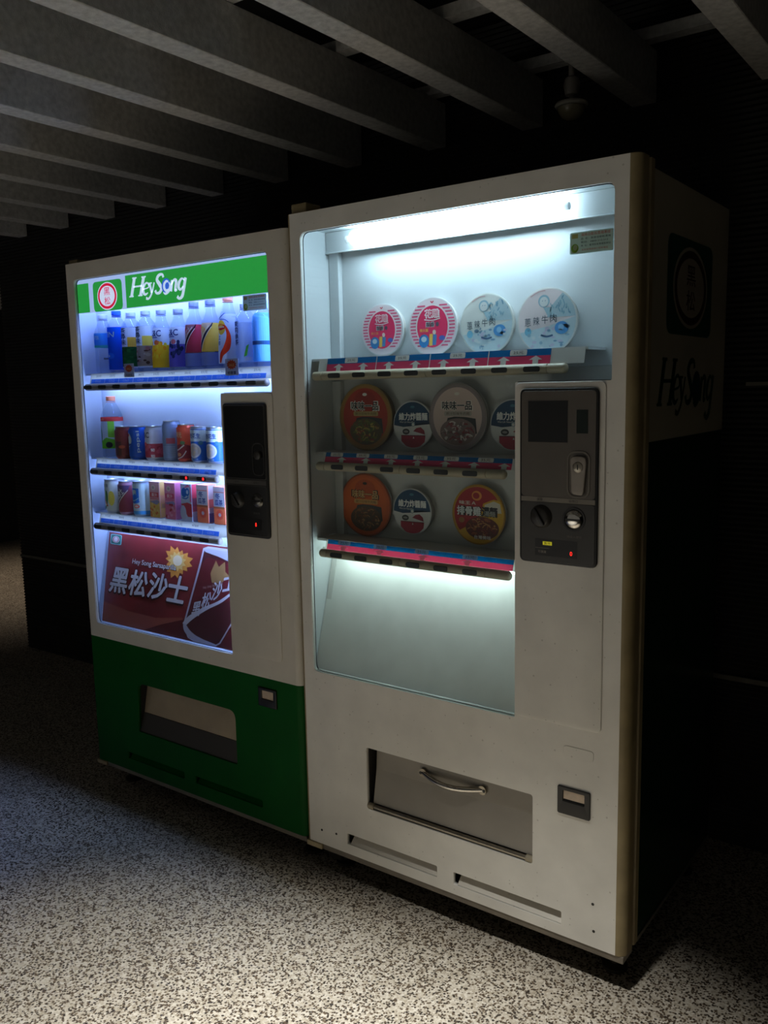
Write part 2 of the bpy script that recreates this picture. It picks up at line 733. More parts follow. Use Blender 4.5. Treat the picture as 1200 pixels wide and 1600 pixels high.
CEIL = mat('black_ceiling', (20, 21, 21), 0.9)
BEAM = mat('grey_rough_beam', (214, 212, 208), 0.85, var=0.25, vscale=60, bump=0.4, bscale=300)
ceiling = struct(obj('ceiling', boxm(-9, 5, -6, 8, 2.52, 2.6), CEIL), 'black ceiling above hanging grey beams', 'ceiling')
beam_me = None
k = 0
for i in range(-5, 26):
    x = 0.999 - 0.351 * i
    far = x < -2.86
    b = obj('ceiling_beam', boxm(x - 0.035, x + 0.035, -4.2, 4.2 if far else 0.815, 2.165, 2.302, 0.002, 1), BEAM, ceiling)
for yb in (-0.16, 0.275, 0.74, -0.6, -1.05, -1.5, -1.95, -2.4, -2.85):
    obj('cross_batten', boxm(-8.5, 3.0, yb - 0.022, yb + 0.022, 2.304, 2.335), BEAM, ceiling)
for xh in (-6.0, -2.5, 0.12, 2.2):
    for yh in (-2.85, 0.275):
        obj('hanger', boxm(xh - 0.01, xh + 0.01, yh - 0.01, yh + 0.01, 2.336, 2.519), BEAM, ceiling)

# back wall: black siding with fine horizontal ribs, cut off at its left end
SIDING = mat('black_ribbed_siding', (40, 40, 39), 0.6, var=0.2, vscale=12)
prof = []
z = 0.0
while z < 2.50:
    prof.append((0.830, z))
    prof.append((0.822, z + 0.008))
    z += 0.016
prof.append((0.830, 2.515))
prof += [(0.93, 2.515), (0.93, 0.0)]
struct(obj('wall_back', prism_x(prof, -2.78, 4.5), SIDING), 'black wall of fine horizontal ribs behind the machines', 'wall')
TRIM = mat('dull_grey_trim', (104, 100, 90), 0.55, var=0.2, vscale=30)
struct(obj('trim_1', prism_x([(0.8205, 0.515), (0.8205, 0.528), (0.812, 0.528), (0.808, 0.515)], -2.765, 4.4), TRIM),
       'thin grey ledge running along the black ribbed wall', 'ledge')
struct(obj('trim_2', boxm(0.955, 1.85, 0.808, 0.8205, 1.366, 1.376), TRIM), 'short thin grey strip high on the ribbed wall', 'trim')
FAR = mat('far_dark_wall', (26, 27, 27), 0.8, var=0.2)
struct(obj('wall_left', boxm(-6.3, -6.2, -6, 8, 0.0, 2.515), FAR), 'far plain dark wall beyond the ribbed wall', 'wall')

struct(obj('added_wall_right', boxm(4.5, 4.6, -6, 0.93, 0.0, 2.515), FAR), 'added unseen dark wall blocking light from the right of the white machine', 'wall')  # out of view; put in to keep world light off the machine's side
# downlights added to brighten floor and fronts; real lamp past the wall end


def downlight(x, y, label, watts, size, blend, col):
    t = thing('downlight', label, 'lamp', (x, y, 2.30), 'downlights between the beams')
    obj('housing', lathe([(0.055, 0.0), (0.06, 0.004), (0.06, 0.21), (0.03, 0.219)], 24), mat('black_lamp_housing', (22, 22, 22), 0.5), t, True)
    obj('trim_ring', lathe([(0.050, -0.004), (0.066, -0.004), (0.066, 0.0), (0.055, 0.0005)], 24, cap=False), mat('lamp_ring', (120, 118, 112), 0.4), t, True)
    ld = bpy.data.lights.new('downlight_beam', 'SPOT')
    ld.energy = watts
    ld.spot_size = math.radians(size)
    ld.spot_blend = blend
    ld.shadow_soft_size = 0.05
    ld.color = lin(col)[:3]
    lo = bpy.data.objects.new('lamp_beam', ld)
    COL.objects.link(lo)
    lo.parent = t
    lo.location = (0, 0, -0.012)
    return t


downlight(0.8235, -0.88, 'added black round fill downlight between the beams in front of the white coin panel', ADDED_DOWNLIGHT * 0.80, 56, 1.0, (252, 250, 244))
downlight(0.1215, -0.98, 'added black round fill downlight between the grey beams in front of the noodle lids', ADDED_DOWNLIGHT * 0.37, 50, 1.0, (252, 250, 244))
downlight(-1.2825, -1.15, 'added black round fill downlight between the grey beams in front of the green machine', ADDED_DOWNLIGHT * 0.21, 54, 1.0, (150, 176, 255))
downlight(-0.5805, -2.9, 'added black round fill downlight between the grey beams, farther out from the machines', ADDED_DOWNLIGHT * 2.0, 80, 1.0, (240, 247, 255))
downlight(-4.39, 1.7, 'black round downlight between the beams past the ribbed wall end', FARLAMP, 84, 1.0, (255, 232, 206))

# dome camera hanging under the beams
dc = thing('dome_camera', 'small glass dome camera hanging on a short stem above the white machine', 'camera', (0.59, 0.45, 2.30))
DOMEM = mat('dome_grey', (150, 148, 138), 0.3)
obj('ceiling_mount', lathe([(0.03, 0.0), (0.03, -0.02), (0.012, -0.03), (0.012, -0.10)], 20), mat('dome_mount', (104, 100, 94), 0.4), dc, True)
obj('stem', lathe([(0.008, -0.10), (0.008, -0.14), (0.017, -0.145), (0.021, -0.16), (0.016, -0.185), (0.006, -0.19), (0.006, -0.208)], 16), mat('dome_mount', (104, 100, 94), 0.4), dc, True)
obj('rim', lathe([(0.0, -0.203), (0.040, -0.205), (0.043, -0.210), (0.040, -0.215), (0.036, -0.216)], 28), DOMEM, dc, True)
obj('dome', lathe([(0.036, -0.2165), (0.033, -0.228), (0.024, -0.240), (0.012, -0.246), (0.0, -0.247)], 28), mat('smoked_dome', (120, 114, 92), 0.15), dc, True)

# ================================================================== HELPERS FOR THE MACHINES


def letters_brand(P, T, col, blue, layer=2, k=1.0):
    """the italic serif word on the header; T maps the header's x,z to the print's"""
    def st(pts, w, c=col, l=layer, smooth=True):
        P.stroke([T(*p) for p in pts], [v * k for v in w] if isinstance(w, list) else w * k, c, l, smooth)
    # H
    st([(-.6465, 1.7305), (-.6655, 1.6745)], .0125, smooth=False)
    st([(-.6025, 1.7295), (-.6225, 1.6745)], .0125, smooth=False)
    st([(-.653, 1.7035), (-.614, 1.7035)], .005, smooth=False)
    for x, z in ((-.6465, 1.7295), (-.6025, 1.7290), (-.6655, 1.6755), (-.6225, 1.6755)):
        st([(x - .0105, z), (x + .0105, z)], .0040, l=layer + 1, smooth=False)
    # e
    st([(-.6075, 1.6925), (-.5825, 1.6965), (-.5845, 1.7085), (-.5955, 1.7085), (-.6065, 1.6965), (-.6075, 1.683), (-.5985, 1.6765), (-.5865, 1.681)],
       [.0028, .004, .005, .006, .010, .011, .007, .003])
    # y
    st([(-.5765, 1.7085), (-.5695, 1.6795)], [.010, .008], smooth=False)
    st([(-.5550, 1.7085), (-.5690, 1.678), (-.5840, 1.6635), (-.5965, 1.6655)], [.0055, .0065, .006, .009])
    st([(-.5845, 1.7080), (-.5655, 1.7080)], .0035, l=layer + 1, smooth=False)
    # S
    st([(-.5125, 1.7195), (-.5165, 1.7285), (-.5330, 1.7270), (-.5415, 1.7150), (-.5310, 1.7010), (-.5235, 1.6890), (-.5320, 1.6775), (-.5470, 1.6765), (-.5520, 1.6850)],
       [.009, .007, .009, .0115, .0135, .012, .009, .007, .010])
    # o with the blue swirl
    P.poly([T(*p) for p in ell(-.5010, 1.6935, .0205, .0225, 36)], blue, layer + 1)
    st([(-.4905, 1.7045), (-.4985, 1.7075), (-.5085, 1.7000), (-.5095, 1.6880), (-.5015, 1.6800), (-.4920, 1.6835)], [.005, .007, .009, .0095, .008, .004], l=layer + 3)
    st([(-.4885, 1.7035), (-.4835, 1.6935), (-.4900, 1.6795), (-.5050, 1.6715), (-.5150, 1.6760)], [.003, .008, .010, .007, .003], l=layer + 2)
    # n
    st([(-.4735, 1.7080), (-.4815, 1.6765)], .0105, smooth=False)
    st([(-.4785, 1.6950), (-.4665, 1.7075), (-.4565, 1.7050), (-.4600, 1.6880), (-.4615, 1.6780), (-.4535, 1.6790)], [.003, .007, .011, .0105, .009, .004])
    # g
    st([(-.4200, 1.7040), (-.4310, 1.7090), (-.4435, 1.6985), (-.4465, 1.6850), (-.4380, 1.6785), (-.4265, 1.6870)], [.004, .006, .011, .011, .007, .004])
    st([(-.4145, 1.7105), (-.4255, 1.6760), (-.4330, 1.6590), (-.4460, 1.6530), (-.4545, 1.6600)], [.0115, .0115, .011, .007, .011])


def sticker(parent, x0, x1, z0, z1, y, name='phone_sticker'):
    P = Print()
    w, h = x1 - x0, z1 - z0
    P.poly(rrect(x0, x1, z0, z1, 0.004), (128, 150, 140), 0)
    P.poly(rrect(x0 + .0012, x1 - .0012, z0 + .0012, z1 - .0012, 0.003), (216, 214, 200), 1)
    P.rect(x0 + .05 * w, x0 + .19 * w, z0 + .72 * h, z0 + .92 * h, (196, 168, 110), 2)
    P.ell(x0 + .12 * w, z0 + .27 * h, .085 * w, .20 * h, (150, 178, 70), 2)
    P.ell(x0 + .13 * w, z0 + .30 * h, .05 * w, .125 * h, (216, 214, 200), 3)
    P.text('服務自動販賣機專線', x0 + .60 * w, z0 + .86 * h, .66 * w, .15 * h, (206, 70, 40), 2, 0.02)
    P.text('品  名：飲食自動販賣機', x0 + .60 * w, z0 + .68 * h, .68 * w, .10 * h, (50, 48, 46), 2, 0.01)
    P.text('電話：0800-212-512', x0 + .57 * w, z0 + .52 * h, .62 * w, .10 * h, (50, 48, 46), 2, 0.01)
    P.text('地  址：臺灣區販賣機服務站', x0 + .60 * w, z0 + .36 * h, .68 * w, .10 * h, (50, 48, 46), 2, 0.01)
    P.text('如有故障請撥打服務電話', x0 + .58 * w, z0 + .17 * h, .60 * w, .09 * h, (206, 90, 70), 2, 0.0)
    return P.build(name, parent, front(y), base=0.0006, trans=0.6)


def shelf(parent, L, x0, x1, zb, btn_x, barm, labels, pane_y, lit=(), plate_m=None, x_plate1=None, xplate0=None, seg_cuts=(), text_kind='pink', inks=0.35, plate_top=0.045):
    """button bar, slanted label strip, shelf plate; L = parent's location offset"""
    r = 0.0115
    yb = 0.0235
    n = 9
    prof = [(0.0, 0.0)] + [(r * math.sin(PI / 2 * k / n), r * 0.8 * (1 - math.cos(PI / 2 * k / n))) for k in range(1, n + 1)]
    pr = [(rr, x0 + t) for rr, t in prof]
    for c in seg_cuts:
        pr += [(r, c - 0.0012), (r - 0.0016, c - 0.0006), (r - 0.0016, c + 0.0006), (r, c + 0.0012)]
    pr += [(rr, x1 - t) for rr, t in prof[::-1]]
    bar = obj('button_bar', lathe(pr, 24, 'X', (0, yb, zb)), barm, parent, True, L)
    bme = None
    for i, bx in enumerate(btn_x):
        bm = plate([rrect(bx - 0.0205, bx + 0.0205, zb - 0.0062, zb + 0.0062, 0.006)], yb - r - 0.0012, yb - r + 0.006, 0.0008)
        bt = obj('button', bm, BLACKP if i not in lit else BLACKP, bar)
        if i in lit:
            q = Print()
            q.ell(bx + 0.010, zb, 0.0045, 0.005, (255, 40, 40), 0, 16)
            q.build('sold_out_light', bar, front(yb - r - 0.0014), inkf=lambda c: mat('red_led', c, 0.4, emit=c, estr=1.6))
    # slanted strip: from the bar's top back to the shelf's front edge
    yA, zA, yB, zB = 0.0302, zb + 0.0100, 0.0392, zb + plate_top
    hx = math.hypot(yB - yA, zB - zA)
    ny, nz = -(zB - zA) / hx, (yB - yA) / hx
    strip_x1 = x1 if x_plate1 is None else x_plate1
    strip = obj('label_strip', prism_x([(yA, zA), (yB, zB), (yB + 0.0016, zB), (yA + 0.0016, zA)], x0 + 0.012, strip_x1 - 0.006), ink((226, 226, 222), inks), parent, False, L)

    def f(x, t, h):
        return (x, yA + (yB - yA) * t / hx + ny * h, zA + (zB - zA) * t / hx + nz * h)
    P = Print()
    labels(P, hx)
    P.build('shelf_label', strip, f, base=0.0005, trans=inks)
    if plate_m is not None:
        obj('shelf_plate', boxm((x0 if xplate0 is None else xplate0) + 0.001, strip_x1 - 0.001, 0.041, pane_y - 0.001, zb + plate_top - 0.006, zb + plate_top), plate_m, parent, False, L)
    return bar


def loop_ring(la, lb, y0, y1):
    # flat ring between two outlines with the same number of points
    bm = bmesh.new()
    n = len(la)
    A = [[bm.verts.new((x, y, z)) for x, z in lp] for y in (y0, y1) for lp in (la, lb)]
    for i in range(n):
        j = (i + 1) % n
        for p, q in ((0, 1), (1, 3), (3, 2), (2, 0)):
            bm.faces.new((A[p][i], A[p][j], A[q][j], A[q][i]))
    bmesh.ops.recalc_face_normals(bm, faces=bm.faces[:])
    return bm


def fluo(parent, L, name, x0, x1, y, z, r, m):
    t = obj(name, lathe([(r * 0.96, x0), (r, x0 + 0.004), (r, x1 - 0.004), (r * 0.96, x1)], 16, 'X', (0, y, z)), m, parent, True, L)
    for a, b in ((x0 - 0.022, x0 - 0.0005), (x1 + 0.0005, x1 + 0.022)):
        obj('tube_socket', lathe([(r * 0.45, a), (r * 0.45, b)], 14, 'X', (0, y, z)), mat('tube_socket', (236, 238, 240), 0.5), t, True)
    return t


def feet(parent, L, xs, ys, ztop):
    for x in xs:
        for y in ys:
            bm = lathe([(0.030, 0.0), (0.030, 0.008), (0.012, 0.014), (0.010, ztop - 0.002)], 16, 'Z', (x, y, 0.0))
            obj('levelling_foot', bm, mat('dull_foot_steel', (70, 66, 58), 0.5, 0.6), parent, True, L)


def cavity(parent, L, x0, x1a, x1b, zmid, z0, z1, yb, m, split=None, m2=None):
    """lining behind the window: side walls, top, display back"""
    obj('display_wall', boxm(x0 - 0.004, x0, 0.0135, yb, z0, z1), m, parent, False, L)
    obj('display_wall', boxm(x1a, x1a + 0.004, 0.0135, yb, zmid, z1), m, parent, False, L)
    obj('display_wall', boxm(x1b, x1b + 0.004, 0.0135, yb, z0, zmid), m, parent, False, L)
    obj('display_roof', boxm(x0 - 0.004, x1a + 0.004, 0.0135, yb, z1, z1 + 0.004), m, parent, False, L)
    if split is None:
        obj('display_back', boxm(x0 - 0.004, x1a + 0.004, yb, yb + 0.004, z0, z1 + 0.004), m, parent, False, L)
    else:
        obj('display_back', boxm(x0 - 0.004, x1a + 0.004, yb, yb + 0.004, split, z1 + 0.004), m, parent, False, L)
        obj('display_back', boxm(x0 - 0.004, x1a + 0.004, yb, yb + 0.004, z0, split - 0.0005), m2, parent, False, L)


def door_edges(parent, L, x0, x1, z0, z1, rl, rr, ms):
    """rounded upright edges of the door with the groove and flange behind them"""
    def edge(x, r, s):
        p = []
        for k in range(9):
            a = PI / 2 * k / 8
            p.append((x - s * r * (1 - math.sin(a)), r * (1 - math.cos(a))))
        p += [(x, 0.046), (x - s * 0.007, 0.048), (x - s * 0.007, 0.058), (x, 0.060)]
        p += [(x, 0.080), (x - s * 0.012, 0.080), (x - s * 0.012, 0.050)]
        p += [(x - s * r, 0.020)]
        return p
    for (za, zb, m) in ms:
        obj('door_edge', prism_z(edge(x1, rr, 1), za, zb), m, parent, True, L)
        obj('door_edge', prism_z(edge(x0, rl, -1), za, zb), m, parent, True, L)
    obj('door_top', boxm(x0 + rl, x1 - rr, 0.0125, 0.08, z1 - 0.012, z1), ms[-1][2], parent, False, L)
    obj('door_bottom', boxm(x0 + rl, x1 - rr, 0.0125, 0.08, z0, z0 + 0.012), ms[0][2], parent, False, L)


def coin_door(parent, L, rect, m):
    x0, x1, z0, z1 = rect
    return obj('coin_door', plate([rrect(x0, x1, z0, z1, 0.014)], -0.0035, 0.0, 0.0015), m, parent, True, L)


# ================================================================== WHITE NOODLE MACHINE
W = 0.9415
LW = (W / 2, 0.33, 0.0)
NW = (-LW[0], -LW[1], 0.0)
vm = thing('vending_machine', 'white instant noodle vending machine with one bright tube and a pull flap', 'vending machine', LW)


def pv(name, bm, m, smooth=False):
    return obj(name, bm, m, vm, smooth, NW)


win = rpoly([(0.043, 0.608, 0.018), (0.6655, 0.608, 0.004), (0.6655, 1.3865, 0.004), (0.889, 1.3865, 0.004), (0.889, 1.782, 0.022), (0.043, 1.782, 0.022)])
slot = rrect(0.220, 0.713, 0.254, 0.428, 0.008)
v1 = rrect(0.1455, 0.443, 0.128, 0.160, 0.004)
v2 = rrect(0.4915, 0.788, 0.126, 0.160, 0.004)
ret = rrect(0.784, 0.850, 0.414, 0.467, 0.003)
RL, RR = 0.010, 0.022
pv('door_front', plate([[(RL, 0.10), (W - RR, 0.10), (W - RR, 1.83), (RL, 1.83)], win, slot, v1, v2, ret], 0.0, 0.0125), WHITE)
door_edges(vm, NW, 0.0, W, 0.10, 1.83, RL, RR, [(0.10, 1.83, EDGE)])
pv('bottom_rail', boxm(0.002, W - 0.004, 0.003, 0.06, 0.082, 0.0995, 0.002), LIP)
# body: open fronted case, white above and green below on its sides
bd = bmesh.new()
box(bd, W - 0.012, W - 0.004, 0.0815, 0.65, 1.2535, 1.815)
box(bd, 0.004, 0.012, 0.0815, 0.65, 1.2535, 1.815)
box(bd, 0.012, W - 0.012, 0.0815, 0.65, 1.807, 1.815)
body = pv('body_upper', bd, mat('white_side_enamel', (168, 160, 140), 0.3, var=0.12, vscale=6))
bd = bmesh.new()
box(bd, W - 0.012, W - 0.004, 0.0815, 0.65, 0.105, 1.253)
box(bd, 0.004, 0.012, 0.0815, 0.65, 0.105, 1.253)
box(bd, 0.012, W - 0.012, 0.0815, 0.65, 0.105, 0.113)
pv('body_lower', bd, GREENSIDE)
pv('body_back', boxm(0.012, W - 0.012, 0.642, 0.65, 0.1135, 1.8065), GREENSIDE)
pv('base_rail', boxm(W - 0.014, W - 0.002, 0.0825, 0.648, 0.094, 0.1045), TRIM)  # paler colour stands for light caught along the body's bottom edge
pv('base_rail', boxm(0.002, 0.014, 0.0825, 0.648, 0.094, 0.1045), TRIM)
feet(vm, NW, (0.06, W - 0.06), (0.10, 0.60), 0.105)
pv('foot_bracket', boxm(0.012, 0.060, 0.075, 0.10, 0.012, 0.095, 0.003), mat('dull_foot_steel', (70, 66, 58), 0.5, 0.6))
# hinges
pv('hinge', boxm(0.003, 0.055, 0.016, 0.075, 1.8305, 1.858, 0.003), EDGE)
pv('hinge', boxm(0.000, 0.056, -0.004, 0.0025, 0.084, 0.0985, 0.0012), mat('hinge_cream', (176, 160, 126), 0.5, var=0.2))
for sx, sz in ((0.055, 0.142), (0.108, 0.146), (0.865, 0.206), (0.868, 0.140)):
    pv('screw', lathe([(0.0035, -0.0006), (0.0035, 0.003)], 10, 'Y', (sx, 0, sz)), BLACKP)
# lining of the display
cavity(vm, NW, 0.036, 0.896, 0.672, 1.3835, 0.60, 1.795, 0.140, PANELW, 1.42, PANELG)
pv('corner_post', boxm(0.037, 0.070, 0.122, 0.1395, 1.46, 1.794, 0.002), PANELW)
pv('corner_post', boxm(0.037, 0.066, 0.122, 0.1395, 0.96, 1.40, 0.002), PANELG)
pv('tube_reflector', prism_x([(0.112, 1.794), (0.114, 1.794), (0.114, 1.742), (0.110, 1.738), (0.1085, 1.7395), (0.112, 1.743)], 0.038, 0.894), PANELW)
fluo(vm, NW, 'fluorescent_tube', 0.155, 0.732, 0.082, 1.764, 0.0185, TUBEW)
fluo(vm, NW, 'fluorescent_tube', 0.075, 0.640, 0.0465, 0.948, 0.009, TUBEL)
# sloping lower panel, from under the last shelf forward to the window's lower edge
pv('lower_panel', prism_x([(0.112, 0.972), (0.108, 0.93), (0.0140, 0.6125), (0.0085, 0.6115), (0.0085, 0.6090), (0.016, 0.6090), (0.113, 0.93)], 0.0375, 0.671), LOWP)
pv('panel_edge_strip', prism_x([(0.1065, 0.925), (0.0205, 0.618), (0.0185, 0.618), (0.1045, 0.925)], 0.0378, 0.056), PANELG)
# window pane
pv('window_pane', plate([rpoly([(0.0435, 0.6085, 0.018), (0.665, 0.6085, 0.004), (0.665, 1.387, 0.004), (0.8885, 1.387, 0.004), (0.8885, 1.7815, 0.022), (0.0435, 1.7815, 0.022)])], 0.005, 0.0075), GLASS)
pv('window_gasket', loop_ring(rpoly([(0.040, 0.605, 0.02), (0.668, 0.605, 0.004), (0.668, 1.384, 0.004), (0.892, 1.384, 0.004), (0.892, 1.785, 0.024), (0.040, 1.785, 0.024)]),
                            rpoly([(0.0445, 0.6095, 0.018), (0.664, 0.6095, 0.004), (0.664, 1.388, 0.004), (0.8875, 1.388, 0.004), (0.8875, 1.7805, 0.022), (0.0445, 1.7805, 0.022)]), 0.0126, 0.0134), RUBBER)
sticker(vm, 0.791, 0.886, 1.648, 1.692, 0.0049).location = NW

BLUE, PINK, PALE = (0, 104, 168), (214, 66, 104), (226, 226, 222)


def strip_labels(xs, x0, x1, price, cuts=()):
    def g(P, hx):
        P.rect(x0, x1, 0.56 * hx, hx * 0.985, BLUE, 1)
        P.rect(x0, x1, 0.015 * hx, 0.56 * hx, PINK, 1)
        for x in xs:
            P.poly([(x - .007, 0.03 * hx), (x + .007, 0.03 * hx), (x + .007, 0.30 * hx), (x + .0165, 0.30 * hx), (x, 0.56 * hx), (x - .0165, 0.30 * hx), (x - .007, 0.30 * hx)], PALE, 2)
        for x in cuts:
            P.rect(x - 0.0012, x + 0.0012, 0.0, hx, PALE, 3)
        for x, t in price:
            P.poly(rrect(x - .021, x + .021, 0.60 * hx, 0.97 * hx, .003), (232, 230, 224), 2)
            P.text(t, x, 0.785 * hx, .026, .007, (60, 56, 60), 3, 0.015)
    return g


sh1 = [0.135 + 0.0806 * i for i in range(8)]
sh2 = [0.137 + 0.0806 * i for i in range(7)]
sh3 = [0.125 + 0.0826 * i for i in range(7)]
shelf(vm, NW, 0.054, 0.781, 1.4145, sh1, BEIGEBAR, strip_labels(sh1, 0.095, 0.735, [(0.175, '25元'), (0.335, '25元'), (0.495, '25元'), (0.655, '25元')], (0.257, 0.418, 0.579)), 0.140, plate_m=PANELW, x_plate1=0.820, xplate0=0.037, seg_cuts=(0.09, 0.418, 0.735), inks=0.12)
shelf(vm, NW, 0.058, 0.632, 1.1765, sh2[:6], BEIGEBAR, strip_labels(sh2, 0.080, 0.640, [(0.118, '35元'), (0.205, '35元'), (0.295, '35元'), (0.385, '35元'), (0.475, '35元'), (0.57, '35元')]), 0.140, plate_m=PANELG, x_plate1=0.664, xplate0=0.037, seg_cuts=(0.09, 0.337, 0.582), inks=0.12, plate_top=0.036)
shelf(vm, NW, 0.060, 0.645, 0.9395, sh3[:6], BEIGEBAR, strip_labels([0.135, 0.255, 0.390, 0.520], 0.078, 0.644, [(0.135, '35元'), (0.255, '35元'), (0.385, '35元'), (0.525, '35元')]), 0.140, plate_m=PANELG, x_plate1=0.670, xplate0=0.037, seg_cuts=(0.09, 0.33, 0.58), inks=0.5, plate_top=0.036)

# coin door with the coin panel
coin_door(vm, NW, (0.668, 0.8785, 0.6165, 1.3855), WHITE)
cp = pv('coin_panel', plate([rrect(0.6825, 0.866, 0.987, 1.372, 0.014)], -0.0095, -0.0036, 0.002), BLACKP, True)


def sub(name, bm, m, smooth=False, parent=None):
    return obj(name, bm, m, parent or cp, smooth)


sub('upper_plate', plate([rrect(0.6875, 0.861, 1.1355, 1.367, 0.010)], -0.0112, -0.0096, 0.0006), GREYP)
sub('band', boxm(0.6875, 0.861, -0.0118, -0.0096, 1.1245, 1.1350), GREYB)
sub('lower_plate', plate([rrect(0.6875, 0.861, 0.992, 1.124, 0.010)], -0.0108, -0.0096, 0.0005), DARKP)
sub('blank_screen', boxm(0.704, 0.797, -0.0120, -0.0114, 1.256, 1.345), mat('black_screen', (20, 22, 22), 0.25))
sub('note_window', boxm(0.8175, 0.843, -0.0122, -0.0114, 1.276, 1.326), mat('dark_green_window', (8, 26, 18), 0.15))
sub('lock_recess', plate([rrect(0.7965, 0.8495, 1.137, 1.239, 0.022), rrect(0.8005, 0.8455, 1.141, 1.235, 0.019)], -0.0128, -0.0113, 0.0004), mat('recess_rim', (110, 104, 96), 0.4))
sub('lock_handle', plate([rpoly([(0.8095, 1.146, 0.008), (0.8365, 1.143, 0.010), (0.8425, 1.205, 0.004), (0.8435, 1.228, 0.014), (0.8055, 1.228, 0.014), (0.8065, 1.205, 0.004)])], -0.0185, -0.0114, 0.002), mat('lock_grey', (150, 142, 134), 0.4, 0.3, var=0.1), True)
sub('lock_cylinder', lathe([(0.0, -0.0205), (0.009, -0.0205), (0.0115, -0.0195), (0.0115, -0.0184)], 20, 'Y', (0.8245, 0, 1.2045)), STEEL, True)
sub('key_hole', boxm(0.8235, 0.8255, -0.0212, -0.0206, 1.199, 1.210), BLACKP)
kb = sub('return_knob', lathe([(0.0, -0.022), (0.018, -0.022), (0.022, -0.019), (0.0265, -0.0109)], 30, 'Y', (0.736, 0, 1.0915)), DARKP, True)
bm = boxm(-0.0042, 0.0042, -0.0275, -0.0221, -0.022, 0.022, 0.0015)
bmesh.ops.rotate(bm, verts=bm.verts[:], cent=(0, 0, 0), matrix=Matrix.Rotation(math.radians(-32), 3, 'Y'))
bmesh.ops.translate(bm, verts=bm.verts[:], vec=(0.736, 0, 1.0915))
sub('knob_grip', bm, mat('knob_grip_black', (26, 25, 24), 0.35), True)
sub('coin_slot', lathe([(0.0, -0.019), (0.012, -0.0185), (0.0175, -0.0165), (0.0205, -0.0135), (0.0215, -0.0109)], 30, 'Y', (0.8135, 0, 1.0905)), CHROME, True)
sub('coin_slit', boxm(0.797, 0.830, -0.0196, -0.0186, 1.0885, 1.0925), BLACKP)
sub('coin_slot_ring', lathe([(0.0225, -0.0109), (0.0225, -0.0125), (0.0265, -0.0125), (0.0265, -0.0109)], 30, 'Y', (0.8135, 0, 1.0905), cap=False), BLACKP, True)
P = Print()
P.rect(0.722, 0.822, 1.004, 1.042, (14, 14, 15), 0)
P.rect(0.7405, 0.7625, 1.0285, 1.0365, (214, 206, 40), 1)
P.text('售完', 0.7515, 1.0325, .016, .006, (30, 28, 10), 2, 0.02)
P.text('可購買', 0.739, 1.013, .020, .006, (150, 144, 136), 1, 0.0)
P.rect(0.722, 0.757, 1.021, 1.0218, (130, 124, 116), 1)
P.text('0', 0.808, 1.0145, .0055, .009, (255, 40, 30), 2, 0.03)


def lcd(c):
    if c == (255, 40, 30):
        return mat('red_digit', c, 0.4, emit=c, estr=2.2)
    if c == (214, 206, 40):
        return mat('yellow_lamp', c, 0.4, emit=c, estr=0.35)
    return ink(c)


P.build('readout', cp, front(-0.0109), inkf=lcd)
for tx, cx_, cz_, tw, tc in (('退幣', 0.733, 1.1298, .014, (54, 50, 46)), ('投幣口', 0.812, 1.1298, .020, (54, 50, 46))):
    P = Print()
    P.text(tx, cx_, cz_, tw, .006, tc, 4)
    P.build('caption', cp, front(-0.0109))
P = Print()
P.text('請投入硬幣', 0.815, 1.052, .034, .0055, (104, 98, 92), 1)
P.build('caption', cp, front(-0.0109))

# delivery flap in its recess
rec = bmesh.new()
box(rec, 0.214, 0.2195, 0.0128, 0.10, 0.248, 0.434)
box(rec, 0.7135, 0.719, 0.0128, 0.10, 0.248, 0.434)
box(rec, 0.2195, 0.7135, 0.0128, 0.10, 0.4285, 0.434)
box(rec, 0.2195, 0.7135, 0.0128, 0.10, 0.248, 0.2535)
box(rec, 0.2195, 0.7135, 0.096, 0.10, 0.2535, 0.4285)
pv('delivery_recess', rec, mat('recess_dark', (46, 44, 40), 0.6))
flap = pv('delivery_flap', prism_x([(0.034, 0.426), (0.030, 0.36), (0.013, 0.268), (0.017, 0.268), (0.034, 0.36), (0.038, 0.426)], 0.232, 0.711), FLAPG)
pts = [(0.386 + 0.176 * t, 0.030 - 0.026 * math.sin(PI * t), 0.388 - 0.006 * math.sin(PI * t)) for t in [k / 16 for k in range(17)]]
obj('pull_handle', tube(pts, 0.0072, 12), CHROME, flap, True)
for hx in (0.386, 0.562):
    obj('handle_foot', lathe([(0.0115, 0.024), (0.0115, 0.031)], 18, 'Y', (hx, 0, 0.388)), STEEL, flap, True)
    obj('handle_screw', lathe([(0.004, 0.0228), (0.004, 0.0239)], 10, 'Y', (hx + (0.006 if hx > .5 else -.006), 0, 0.388)), BLACKP, flap)
pv('flap_rod', lathe([(0.0062, 0.222), (0.0062, 0.712)], 14, 'X', (0, 0.0072, 0.2612)), STEEL, True)
for a, b in ((0.2205, 0.240), (0.694, 0.7125)):
    pv('rod_holder', lathe([(0.0085, a), (0.0085, b)], 14, 'X', (0, 0.0072, 0.2612)), mat('holder_beige', (160, 150, 128), 0.5), True)
# coin return cup
rc = pv('coin_return', plate([rrect(0.7775, 0.8565, 0.406, 0.4725, 0.004), rrect(0.7915, 0.843, 0.438, 0.4635, 0.002)], -0.005, -0.0003, 0.0014), mat('return_black', (16, 15, 14), 0.4), True)
obj('return_cup', boxm(0.7865, 0.848, -0.0018, 0.006, 0.430, 0.4655), mat('return_inside', (206, 186, 164), 0.4, var=0.15, vscale=60), rc)
obj('return_shelf', prism_x([(-0.0045, 0.4375), (-0.0019, 0.4375), (-0.0019, 0.4425)], 0.7920, 0.8425), mat('return_black', (16, 15, 14), 0.4), rc)
